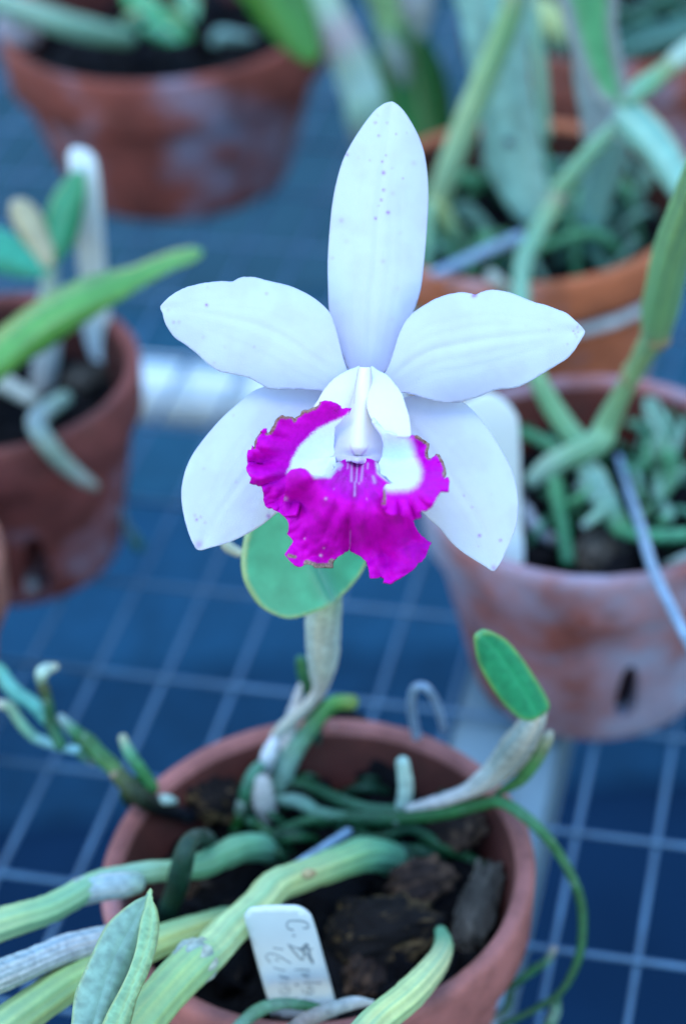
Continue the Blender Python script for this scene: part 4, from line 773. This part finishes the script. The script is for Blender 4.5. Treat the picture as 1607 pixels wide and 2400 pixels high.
def stroke(pts, w=5.5):
    S = cmr(mp(zT, pts), 5) if len(pts) > 2 else np.array(mp(zT, pts)); Tn = np.gradient(S, axis=0); Tn /= np.linalg.norm(Tn, axis=1)[:, None]+1e-9
    N_ = np.stack([-Tn[:, 1], Tn[:, 0]], 1)*(w/4.612/2); V = []; F = []
    for k in range(len(S)):
        for s in (1, -1):
            x, y = S[k]+N_[k]*s; V.append(PD(x, y, tagd(x, y)-0.00075))
    for k in range(len(S)-1): F.append((2*k, 2*k+1, 2*k+3, 2*k+2))
    o = mk('handwriting', V, F, INK, tb, smooth=False, solid=0.0001)
for s, w_ in (([(590, 370), (540, 355), (515, 320), (530, 280), (580, 266), (680, 272), (740, 300), (750, 335), (720, 350), (690, 345)], 12), ([(575, 427), (612, 430)], 13),
              ([(525, 522), (600, 555), (690, 570), (800, 575)], 10), ([(535, 530), (600, 610), (680, 690), (700, 640), (690, 560), (720, 520)], 15), ([(690, 600), (740, 640), (800, 730), (770, 650), (745, 560), (730, 520), (690, 590), (640, 560)], 20),
              ([(598, 798), (680, 795), (762, 802)], 9), ([(670, 842), (760, 886), (690, 850), (765, 838)], 9), ([(695, 936), (890, 940)], 9), ([(625, 945), (610, 965), (655, 962)], 9), ([(680, 1010), (710, 1048), (770, 1060), (805, 1030), (780, 990), (745, 985), (760, 1060)], 8),
              ([(700, 1110), (790, 1140), (830, 1150)], 8), ([(370, 560), (480, 578)], 10), ([(345, 725), (298, 675), (300, 635), (350, 622), (440, 655), (560, 728)], 10), ([(392, 688), (425, 690), (415, 700)], 10),
              ([(370, 770), (440, 795), (505, 808)], 8), ([(430, 852), (545, 896), (440, 880)], 8), ([(435, 940), (535, 950)], 8), ([(440, 1005), (452, 1048), (510, 1058), (552, 1025), (520, 995), (470, 1000)], 8), ([(470, 1105), (600, 1110), (640, 1095)], 7)):
    stroke(s, w_)
dr = depth(at(1180, 1290, 0.075))
slab('plant_tag', mp(zR, [(280, 400), (330, 330), (400, 292), (462, 280), (510, 302), (565, 345), (605, 400), (622, 460), (630, 700), (634, 950), (640, 1230), (500, 1240), (380, 1235), (300, 900)]), lambda X, Y: dr-0.028+0.028*sm(880, 1330, Y), TAGM,
     'broad white plant tag standing in the right pot behind the flower', 'plant tag')
dt = depth(at(250, 860, 0.06))
slab('plant_tag', [(160, 372), (165, 352), (180, 345), (205, 352), (224, 372), (233, 420), (240, 500), (248, 620), (258, 740), (268, 870), (235, 872), (196, 780), (186, 650), (176, 520), (168, 430)], lambda X, Y: dt-0.055+0.055*sm(340, 880, Y), TAGM,
     'tall narrow white plant tag leaning in the left pot', 'plant tag')
def rod(rows, label, r, mat=RODM, name='wire_clip', cat='wire'):
    o = T(name, rows, mat, None, (0.3, 0.3, 0.3), rough=0.0, seg=14, n=8); tag(o, label, cat); return o
rod([(*zBR(905, 575), 0.082, 9), (*zBR(868, 450), 0.096, 10), (*zBR(820, 388), 0.104, 11), (*zBR(775, 400), 0.102, 11), (*zBR(765, 480), 0.092, 11), (*zBR(785, 600), 0.080, 11), (*zBR(800, 700), 0.070, 11), (*zBR(798, 765), 0.062, 11)], 'hooked grey wire clip over the back rim of the front pot', 11)
rod([(*zBR(145, 1235), 0.088, 11), (*zBR(310, 1130), 0.082, 11), (*zBR(490, 1015), 0.074, 11)], 'straight grey wire lying above the thick cane in the front pot', 11)
rod([(*zR(1170, 640), 0.072, 9), (*zR(1215, 800), 0.078, 10), (*zR(1290, 1020), 0.084, 12), (*zR(1350, 1230), 0.089, 13), (*zR(1440, 1430), 0.092, 13), (*zR(1600, 1740), 0.094, 14)], 'long grey wire slanting over the rim of the right pot', 12)
rod([(*zTR(430, 1245), 0.095, 12), (*zTR(620, 1160), 0.095, 14), (*zTR(810, 1080), 0.09, 15)], 'blue grey wire lying on the rim of the orange pot', 14)
# pale string round the orange pot
stp = []
for k in range(49):
    a_ = 2*math.pi*k/48; rr = RM*0.905+0.0016
    stp.append((Vector((cM.x+rr*math.cos(a_), cM.y+rr*math.sin(a_), 0.067)), 0.0022))
tag(tube('string', stp, simple('string_fibre', (0.42, 0.46, 0.46), 0.9, 0, 0.2, 300), None, [(0.5, 0.5, 0.5)]*49, n=2, cap=False), 'pale string tied around the orange pot', 'string')
dk = tag(T('root_offcut', [(-30, 1392, 0.004, 22), (20, 1385, 0.005, 22), (70, 1372, 0.005, 20)], MROOT, None, (0.5, 0.55, 0.58)), 'short whitish root offcut lying at the foot of the left pot', 'root')

# ------------------------------------------------------------------ plant in the left pot
pl = empty('orchid_plant', (cL.x, cL.y, 0.05), 'young orchid with green leaves and one tan leaf in the left pot', 'orchid')
dp = depth(at(130, 800, 0.075))
T('pseudobulb', [(100, 900, 0.060, 28), (110, 820, 0.072, 32), (112, 740, 0.086, 28), (115, 680, 0.096, 22), (118, 625, 0.104, 18)], MSHEATH, pl, [(0.4, 0.42, 0.4), (0.46, 0.5, 0.48), (0.45, 0.5, 0.5), (0.4, 0.5, 0.44), (0.3, 0.45, 0.34)], ribs=8, ribamp=0.05)
leaf('leaf', mp(zTL, [(380, 788), (345, 790), (300, 830), (255, 890), (225, 960), (208, 1060), (215, 1140), (240, 1215), (290, 1180), (340, 1110), (370, 1010), (390, 900), (392, 830)]), mp(zTL, [(240, 1215), (290, 1020), (380, 790)]), dp-0.035, dp-0.045, 0.004, (0.02, 0.27, 0.14), (0.10, 0.42, 0.16), pl, step=9)
leaf('leaf', mp(zTL, [(48, 935), (75, 915), (120, 920), (170, 965), (215, 1040), (245, 1130), (240, 1215), (190, 1220), (130, 1150), (80, 1060), (50, 990)]), mp(zTL, [(235, 1215), (150, 1060), (60, 925)]), dp-0.037, dp-0.042, 0.003, (0.42, 0.40, 0.26), (0.45, 0.42, 0.3), pl, 'dried tan leaf', step=9)
leaf('leaf', mp(zTL, [(-60, 1050), (10, 1055), (70, 1085), (140, 1140), (200, 1195), (230, 1245), (180, 1272), (90, 1272), (0, 1250), (-60, 1230)]), mp(zTL, [(230, 1240), (90, 1180), (-60, 1130)]), dp-0.036, dp-0.040, 0.003, (0.03, 0.34, 0.22), (0.1, 0.45, 0.3), pl, step=9)
leaf('leaf', mp(zTL, [(-80, 1600), (60, 1470), (150, 1405), (300, 1320), (420, 1272), (520, 1248), (600, 1232), (680, 1200), (780, 1163), (870, 1143), (920, 1150), (925, 1175), (880, 1203), (790, 1240), (700, 1290), (600, 1350), (480, 1420), (380, 1485), (230, 1590), (100, 1670), (-80, 1790)]),
     mp(zTL, [(-80, 1700), (200, 1480), (500, 1325), (920, 1165)]), dp-0.09, dp-0.06, 0.010, (0.10, 0.30, 0.06), (0.22, 0.42, 0.16), pl, 'long strap shaped leaf reaching right', step=9, groove=0.001, bend=-0.012, skew=-0.006)
T('rhizome', [(-20, 880, 0.074, 26), (40, 915, 0.074, 22), (75, 935, 0.073, 20)], MROOT, pl, (0.44, 0.47, 0.42))
T('root', [(150, 935, 0.073, 20), (110, 960, 0.080, 22), (85, 990, 0.083, 24), (105, 1030, 0.081, 23), (145, 1080, 0.072, 21), (185, 1115, 0.064, 18), (222, 1140, 0.058, 12)], MROOT, pl, [(0.30, 0.42, 0.34), (0.34, 0.48, 0.44), (0.38, 0.46, 0.45), (0.34, 0.44, 0.38), (0.36, 0.46, 0.38), (0.44, 0.48, 0.42), (0.34, 0.32, 0.26)])
T('root', [(290, 1010, 0.045, 8), (275, 1130, 0.03, 9), (290, 1215, 0.018, 9), (325, 1280, 0.008, 14)], MROOT, pl, [(0.2, 0.26, 0.3), (0.2, 0.28, 0.32), (0.16, 0.24, 0.28), (0.05, 0.2, 0.12)])

# ------------------------------------------------------------------ plant in the right pot
pr = empty('orchid_plant', (cR.x, cR.y, 0.05), 'orchid with forked green rhizome and tall jointed canes in the right pot', 'orchid')
SG = (0.12, 0.34, 0.18); SP = (0.26, 0.44, 0.34); SO = (0.20, 0.32, 0.10)
T('cane', [(*zR(700, 760), 0.074, 20), (*zR(800, 680), 0.080, 26), (*zR(930, 610), 0.086, 27), (*zR(1060, 540), 0.092, 30), (*zR(1110, 440), 0.098, 27), (*zR(1180, 300), 0.110, 22), (*zR(1250, 170), 0.122, 22), (*zR(1310, 60), 0.132, 26), (*zR(1370, -40), 0.142, 32), (*zR(1400, -200), 0.158, 44), (*zR(1460, -480), 0.185, 46), (*zR(1560, -760), 0.21, 44), (*zR(1640, -1000), 0.23, 40)],
  MCANE, pr, [(0.3, 0.38, 0.34), (0.3, 0.42, 0.36), (0.2, 0.4, 0.26), (0.18, 0.4, 0.24), (0.2, 0.4, 0.2), (0.22, 0.38, 0.16), (0.24, 0.36, 0.12), (0.24, 0.34, 0.10), (0.2, 0.36, 0.14), (0.18, 0.44, 0.14), (0.20, 0.46, 0.16), (0.22, 0.44, 0.14), (0.22, 0.4, 0.14)], seg=36, ribs=8, ribamp=0.06)['label'] = 'long jointed green cane rising at the right edge'
T('cane', [(*zR(980, 590), 0.084, 24), (*zR(890, 480), 0.090, 25), (*zR(800, 350), 0.098, 24), (*zR(720, 200), 0.108, 22), (*zR(660, 60), 0.116, 20)], MCANE, pr, [SG, (0.16, 0.38, 0.2), (0.16, 0.4, 0.2), (0.2, 0.42, 0.22), (0.2, 0.42, 0.22)])
T('root', [(*zR(640, 500), 0.07, 14), (*zR(740, 540), 0.074, 15), (*zR(840, 600), 0.078, 15)], MROOT, pr, SG)
T('root', [(*zR(800, 660), 0.076, 20), (*zR(830, 820), 0.076, 20), (*zR(860, 1000), 0.074, 18), (*zR(890, 1200), 0.070, 17)], MROOT, pr, [SP, SG, (0.06, 0.24, 0.12), (0.05, 0.22, 0.12)])
T('root', [(*zR(870, 905), 0.074, 12), (*zR(960, 860), 0.078, 13), (*zR(1040, 800), 0.082, 13)], MROOT, pr, SG)
T('rhizome', [(*zR(980, 660), 0.080, 24), (*zR(1050, 800), 0.080, 34), (*zR(1110, 920), 0.078, 30), (*zR(1180, 1020), 0.074, 26)], MROOT, pr, [SP, (0.24, 0.42, 0.36), (0.2, 0.38, 0.3), SG], rough=0.12)
for a_, b_ in (((1355, -70), (1385, -20)), ((1225, 195), (1270, 130))):
    T('node_ring', [(*zR(*a_), 0.1 if a_[1] > 0 else 0.140, 30), (*zR((a_[0]+b_[0])/2, (a_[1]+b_[1])/2), 0.121 if a_[1] > 0 else 0.141, 33), (*zR(*b_), 0.123 if a_[1] > 0 else 0.142, 30)] if a_[1] < 0 else [(*zR(*a_), 0.1195, 24), (*zR(1248, 165), 0.1215, 27), (*zR(*b_), 0.1235, 24)], MSHEATH, pr, (0.30, 0.26, 0.14), n=3)
for q in ((960, 720, 1040, 760), (950, 800, 1050, 820), (980, 1010, 1080, 930)):
    T('root', [(*zR(q[0], q[1]), 0.078, 10), (*zR((q[0]+q[2])/2, (q[1]+q[3])/2), 0.08, 13), (*zR(q[2], q[3]), 0.08, 14)], MROOT, pr, [(0.3, 0.42, 0.4), SP, SP], rough=0.08)
T('root', [(*zR(1170, 1040), 0.074, 16), (*zR(1300, 1065), 0.076, 17), (*zR(1450, 1070), 0.076, 17), (*zR(1640, 1060), 0.074, 17)], MROOT, pr, [SG, (0.10, 0.36, 0.2), (0.12, 0.38, 0.22), SG])
for rows in ([(1230, 450), (1310, 480), (1340, 600), (1280, 720)], [(1370, 560), (1385, 700), (1380, 840)], [(1500, 560), (1450, 700), (1460, 760), (1380, 880), (1310, 950)], [(1440, 640), (1400, 520), (1330, 380), (1350, 250)], [(1539, 700), (1480, 760), (1420, 800)],
             [(1539, 420), (1500, 520), (1470, 620), (1500, 700)], [(1200, 700), (1260, 740), (1300, 860)], [(1400, 880), (1440, 960), (1400, 990)], [(1300, 250), (1400, 400), (1460, 520), (1500, 520)]):
    T('root', [(*zR(x, y), 0.074+0.004*math.sin(i*2+x), 14+3*math.sin(x)) for i, (x, y) in enumerate(rows)], MROOT, pr, [rng.choice([SG, SP, (0.12, 0.32, 0.22), (0.16, 0.34, 0.2)]) for _ in rows])
T('root', [(*zR(650, 860), 0.066, 11), (*zR(690, 980), 0.066, 15), (*zR(760, 1060), 0.066, 17), (*zR(830, 1100), 0.064, 14)], MROOT, pr, (0.38, 0.42, 0.46))
T('root', [(*zR(1440, 1230), 0.070, 10), (*zR(1500, 1205), 0.074, 13), (*zR(1600, 1170), 0.074, 15)], MROOT, pr, (0.34, 0.44, 0.4))

for i in range(22):
    r_ = random.Random(700+i); x0, y0 = r_.uniform(1240, 1620), r_.uniform(960, 1260); a_ = r_.uniform(0.2, 2.4); L_ = r_.uniform(60, 170)
    x1, y1 = x0+L_*math.cos(a_), y0+L_*math.sin(a_)*0.7; c_ = r_.choice([(0.05, 0.2, 0.10), (0.08, 0.24, 0.14), (0.12, 0.3, 0.2), (0.03, 0.13, 0.07)])
    T('root', [(x0, y0, 0.062, r_.uniform(6, 10)), ((x0+x1)/2+r_.uniform(-20, 20), (y0+y1)/2-r_.uniform(5, 25), 0.073, r_.uniform(7, 12)), (x1, y1, 0.062, r_.uniform(6, 10))], MROOT, pr, [c_]*3, seg=8, n=5)
# ------------------------------------------------------------------ plants of the orange pot and beyond
pm = empty('orchid_plant', (cM.x, cM.y, 0.05), 'tall orchid with jointed canes and broad blue green leaves in the orange pot', 'orchid')
dm = depth(cM)
TD('cane', [(*zTR(700, 1010), dm, 30), (*zTR(440, 900), dm-0.02, 27), (*zTR(490, 760), dm-0.03, 28), (*zTR(590, 500), dm-0.045, 30), (*zTR(700, 240), dm-0.06, 30), (*zTR(770, 60), dm-0.07, 27), (*zTR(800, -60), dm-0.075, 26)][1:], MCANE, pm,
   [(0.3, 0.34, 0.18), (0.26, 0.42, 0.26), (0.3, 0.46, 0.26), (0.22, 0.4, 0.18), (0.2, 0.36, 0.12), (0.34, 0.3, 0.18)], seg=18, ribs=7, ribamp=0.04)['label'] = 'tall straight green cane beside the top sepal'
TD('cane', [(*zTR(430, 930), dm-0.022, 22), (*zTR(500, 1060), dm-0.012, 26), (*zTR(570, 1180), dm-0.005, 28)], MCANE, pm, [(0.36, 0.38, 0.1), (0.2, 0.3, 0.14), (0.12, 0.22, 0.12)])
TD('cane', [(*zTR(395, 950), dm-0.025, 16), (*zTR(385, 1200), dm-0.02, 14), (*zTR(350, 1450), dm-0.02, 14)], MCANE, pm, [(0.16, 0.36, 0.24), (0.14, 0.34, 0.22), (0.12, 0.3, 0.2)])
leaf('leaf', mp(zTR, [(530, -80), (545, 100), (570, 240), (610, 420), (640, 600), (650, 720), (700, 840), (780, 970), (850, 1010), (905, 960), (935, 860), (905, 660), (870, 450), (850, 280), (850, 100), (860, -80)]), mp(zTR, [(850, 1000), (780, 700), (720, 350), (690, -80)]), dm-0.01, dm-0.05, 0.008, (0.22, 0.44, 0.40), (0.26, 0.46, 0.42), pm, 'broad pale blue green leaf with a dark blemish', step=12, mot=0.3)
leaf('leaf_blemish', mp(zTR, [(735, 640), (760, 628), (790, 640), (795, 662), (765, 672), (740, 662)]), mp(zTR, [(740, 650), (790, 650)]), dm-0.034, dm-0.034, 0, (0.03, 0.05, 0.07), (0.08, 0.14, 0.14), pm, step=8, thick=0.0004)
TD('cane', [(*zTR(870, 60), dm+0.01, 16), (*zTR(900, 300), dm+0.005, 17), (*zTR(925, 620), dm, 14)], MCANE, pm, [(0.06, 0.2, 0.12), (0.05, 0.16, 0.08), (0.05, 0.15, 0.08)])
leaf('leaf', mp(zTR, [(985, -80), (1010, 60), (1050, 220), (1110, 380), (1180, 470), (1250, 480), (1300, 430), (1275, 280), (1250, 120), (1230, -80)]), mp(zTR, [(1260, 470), (1180, 250), (1120, -80)]), dm-0.09, dm-0.12, -0.008, (0.16, 0.48, 0.24), (0.36, 0.42, 0.44), pm, 'upright leaf with a bright green middle at the top right', step=12, edgew=34, midc=(0.12, 0.5, 0.26))
leaf('leaf', mp(zTR, [(1060, 180), (1055, 350), (1085, 520), (1100, 640), (1170, 660), (1250, 560), (1230, 450), (1150, 360), (1090, 250)]), mp(zTR, [(1160, 640), (1110, 420), (1070, 190)]), dm-0.05, dm-0.08, 0.004, (0.32, 0.42, 0.46), (0.3, 0.44, 0.42), pm, step=12)
leaf('leaf', mp(zTR, [(1280, 420), (1370, 480), (1470, 580), (1560, 720), (1640, 880), (1640, 1080), (1560, 980), (1450, 820), (1360, 710), (1270, 620), (1240, 520)]), mp(zTR, [(1260, 500), (1420, 660), (1640, 980)]), dm-0.09, dm-0.10, 0.008, (0.20, 0.44, 0.36), (0.28, 0.46, 0.42), pm, 'blue green leaf sloping down to the right edge', step=12)
leaf('leaf', mp(zTR, [(1190, 620), (1300, 660), (1280, 780), (1225, 900), (1190, 1040), (1150, 1190), (1050, 1200), (1060, 1080), (1085, 950), (1110, 800)]), mp(zTR, [(1100, 1200), (1180, 900), (1250, 640)]), dm+0.0, dm-0.05, 0.005, (0.17, 0.36, 0.35), (0.22, 0.40, 0.38), pm, step=12)
TD('cane', [(*zTR(1260, 560), dm-0.085, 17), (*zTR(1180, 640), dm-0.078, 20), (*zTR(1090, 740), dm-0.07, 21), (*zTR(985, 870), dm-0.06, 21)], MCANE, pm, [(0.26, 0.44, 0.36), (0.2, 0.44, 0.3), (0.18, 0.4, 0.26), (0.18, 0.34, 0.18)])
TD('cane', [(*zTR(985, 890), dm-0.06, 22), (*zTR(950, 950), dm-0.06, 24), (*zTR(880, 1080), dm-0.065, 23), (*zTR(825, 1200), dm-0.07, 21), (*zTR(815, 1420), dm-0.075, 22)], MCANE, pm, [(0.26, 0.14, 0.10), (0.22, 0.28, 0.12), (0.13, 0.3, 0.18), (0.12, 0.3, 0.22), (0.14, 0.34, 0.26)])
TD('cane', [(*zTR(1290, 450), dm-0.09, 20), (*zTR(1380, 390), dm-0.085, 26), (*zTR(1470, 320), dm-0.08, 22), (*zTR(1530, 270), dm-0.08, 26), (*zTR(1600, 210), dm-0.08, 24)], MCANE, pm, [(0.2, 0.38, 0.28), (0.12, 0.34, 0.16), (0.26, 0.28, 0.08), (0.4, 0.5, 0.46), (0.34, 0.5, 0.44)])
T('root', [(*zTR(680, 1250), 0.096, 14), (*zTR(720, 1290), 0.094, 17), (*zTR(770, 1350), 0.085, 16)], MROOT, pm, (0.4, 0.46, 0.42))
for i in range(46):
    r_ = random.Random(100+i); a_ = r_.uniform(0, 6.28); q = RM*0.75*math.sqrt(r_.random()); b_ = a_+r_.uniform(-1.2, 1.2); q2 = RM*0.8*math.sqrt(r_.random())
    p1 = Vector((cM.x+q*math.cos(a_), cM.y+q*math.sin(a_), 0.072)); p2 = Vector((cM.x+q2*math.cos(b_), cM.y+q2*math.sin(b_), 0.075+r_.uniform(0, .015)))
    mdp = (p1+p2)/2+Vector((r_.uniform(-.01, .01), r_.uniform(-.01, .01), 0.012))
    rr = r_.uniform(0.0013, 0.0028); c_ = r_.choice([SG, (0.05, 0.2, 0.1), (0.14, 0.26, 0.2), (0.10, 0.26, 0.2)])
    tube('root', [(p1, rr), (mdp, rr), (p2, rr*0.8)], MROOT, pm, [c_]*3, seg=8, n=5)

pf = empty('orchid_plant', (cF.x, cF.y, 0.05), 'tangle of thin green roots and stems in the top right pot', 'orchid')
for i in range(30):
    r_ = random.Random(300+i); a_ = r_.uniform(0, 6.28); q = RF*0.8*math.sqrt(r_.random()); b_ = a_+r_.uniform(-1.5, 1.5); q2 = RF*0.85*math.sqrt(r_.random())
    p1 = Vector((cF.x+q*math.cos(a_), cF.y+q*math.sin(a_), 0.070)); p2 = Vector((cF.x+q2*math.cos(b_), cF.y+q2*math.sin(b_), 0.075+r_.uniform(0, .02)))
    mdp = (p1+p2)/2+Vector((0, 0, 0.015)); rr = r_.uniform(0.0012, 0.003); c_ = r_.choice([(0.04, 0.16, 0.10), (0.08, 0.22, 0.16), (0.16, 0.28, 0.24)])
    tube('root', [(p1, rr), (mdp, rr), (p2, rr*0.8)], MROOT, pf, [c_]*3, seg=8, n=5)
df = depth(cF)
TD('bud', [(*zTR(870, 10), df-0.06, 22), (*zTR(930, 70), df-0.06, 34), (*zTR(980, 140), df-0.06, 30), (*zTR(1000, 190), df-0.06, 16)], MCANE, pf, [(0.3, 0.34, 0.12), (0.46, 0.46, 0.12), (0.36, 0.38, 0.12), (0.2, 0.26, 0.12)])['label'] = 'yellowish swollen bud'
TD('root', [(*zTR(1240, 180), df-0.05, 12), (*zTR(1400, 140), df-0.05, 15), (*zTR(1640, 80), df-0.05, 15)], MROOT, pf, (0.06, 0.2, 0.16))
TD('root', [(*zTR(1280, 240), df-0.055, 14), (*zTR(1430, 190), df-0.055, 20), (*zTR(1640, 130), df-0.055, 20)], MROOT, pf, (0.10, 0.24, 0.2))

# plant between the back pots
pb = empty('orchid_plant', at(880, 500, 0.0), 'leafy green plant with purple flushed pods between the two back pots', 'orchid')
dbk = depth(at(950, 300, 0.03))
G3 = (0.04, 0.20, 0.06)
leaf('leaf', [(880, 120), (920, 60), (1000, 90), (1050, 200), (1060, 330), (1040, 460), (990, 520), (930, 460), (890, 350), (870, 230)], [(990, 510), (960, 300), (930, 80)], dbk, dbk-0.03, 0.012, (0.035, 0.20, 0.06), (0.05, 0.24, 0.09), pb, step=16)
leaf('leaf', [(850, -60), (880, 60), (900, 160), (960, 220), (1000, 160), (990, 40), (960, -60)], [(950, 210), (910, -50)], dbk-0.02, dbk-0.04, 0.01, (0.22, 0.42, 0.20), (0.24, 0.4, 0.24), pb, 'light green mottled leaf', step=16, mot=0.6)
TD('pod', [(965, -60, dbk-0.05, 34), (975, 20, dbk-0.05, 40), (985, 80, dbk-0.05, 16)], MCANE, pb, [(0.16, 0.05, 0.14), (0.18, 0.05, 0.15), (0.12, 0.06, 0.12)])['label'] = 'dark purple pod'
TD('pod', [(905, 90, dbk-0.03, 20), (930, 140, dbk-0.03, 30), (945, 190, dbk-0.03, 14)], MCANE, pb, [(0.12, 0.14, 0.12), (0.14, 0.08, 0.14), (0.12, 0.1, 0.12)])
leaf('leaf', [(840, 220), (900, 260), (960, 380), (1000, 520), (980, 600), (920, 520), (860, 380)], [(980, 590), (920, 400), (850, 240)], dbk+0.01, dbk-0.01, 0.01, (0.05, 0.18, 0.08), (0.07, 0.22, 0.10), pb, step=16)
TD('cane', [(730, -60, dbk-0.09, 40), (760, 20, dbk-0.088, 43), (790, 80, dbk-0.085, 46), (820, 140, dbk-0.08, 47), (840, 190, dbk-0.075, 49), (856, 245, dbk-0.07, 50), (862, 300, dbk-0.06, 46), (868, 360, dbk-0.05, 30)], MCANE, pb,
   [(0.26, 0.44, 0.26), (0.34, 0.40, 0.34), (0.42, 0.22, 0.34), (0.34, 0.42, 0.40), (0.38, 0.52, 0.52), (0.34, 0.50, 0.42), (0.30, 0.24, 0.30), (0.3, 0.34, 0.34)], seg=20, rough=0.04)['label'] = 'thick pale cane with pink bands'

# plant in the upper left pot
pt = empty('orchid_plant', (cT.x, cT.y, 0.05), 'small leafy plant with a long pale stem in the upper left pot', 'orchid')
dt_ = depth(at(250, 80, 0.09))
TD('cane', [(*zTL(-60, -10), dt_-0.03, 30), (*zTL(120, 50), dt_-0.025, 30), (*zTL(300, 110), dt_-0.02, 30), (*zTL(450, 150), dt_-0.01, 27), (*zTL(590, 175), dt_, 20)], MCANE, pt, [(0.28, 0.40, 0.34), (0.26, 0.36, 0.30), (0.14, 0.26, 0.2), (0.10, 0.24, 0.18), (0.06, 0.16, 0.1)], ribs=6)
TD('root', [(*zTL(20, 120), dt_-0.01, 26), (*zTL(80, 140), dt_-0.015, 34), (*zTL(140, 160), dt_-0.01, 24)], MROOT, pt, (0.42, 0.40, 0.46))
for i, (x0, y0, x1, y1, hw_, c_) in enumerate(((560, -60, 760, 110, 60, (0.06, 0.34, 0.14)), (700, 60, 880, 170, 55, (0.04, 0.28, 0.08)), (640, 120, 840, 190, 40, (0.05, 0.26, 0.14)), (820, -60, 900, 90, 50, (0.06, 0.28, 0.14)), (560, 110, 700, 60, 36, (0.05, 0.22, 0.14)))):
    vx, vy = x1-x0, y1-y0; L_ = math.hypot(vx, vy); nx, ny = -vy/L_*hw_, vx/L_*hw_
    leaf('leaf', mp(zTL, [(x0, y0), (x0+vx*.25+nx*.8, y0+vy*.25+ny*.8), (x0+vx*.6+nx, y0+vy*.6+ny), (x0+vx*.9+nx*.4, y0+vy*.9+ny*.4), (x1, y1), (x0+vx*.9-nx*.4, y0+vy*.9-ny*.4), (x0+vx*.6-nx, y0+vy*.6-ny), (x0+vx*.25-nx*.8, y0+vy*.25-ny*.8)]),
         mp(zTL, [(x0, y0), (x1, y1)]), dt_+0.02-i*0.008, dt_-i*0.008, 0.006, c_, tuple(v*1.3 for v in c_), pt, step=14)
TD('root', [(*zTL(985, 190), dt_, 12), (*zTL(1010, 160), dt_, 16), (*zTL(1060, 165), dt_, 16), (*zTL(1150, 175), dt_+0.01, 10)], MROOT, pt, (0.24, 0.42, 0.4))
leaf('leaf', mp(zTL, [(1080, -80), (1130, 20), (1200, 120), (1300, 220), (1400, 285), (1440, 290), (1470, 240), (1460, 130), (1430, 30), (1400, -80)]), mp(zTL, [(1220, -80), (1330, 110), (1430, 285)]), dt_-0.06, dt_-0.05, 0.01, (0.045, 0.21, 0.025), (0.06, 0.26, 0.05), pt, 'broad dark green leaf hanging over the rim', step=14)
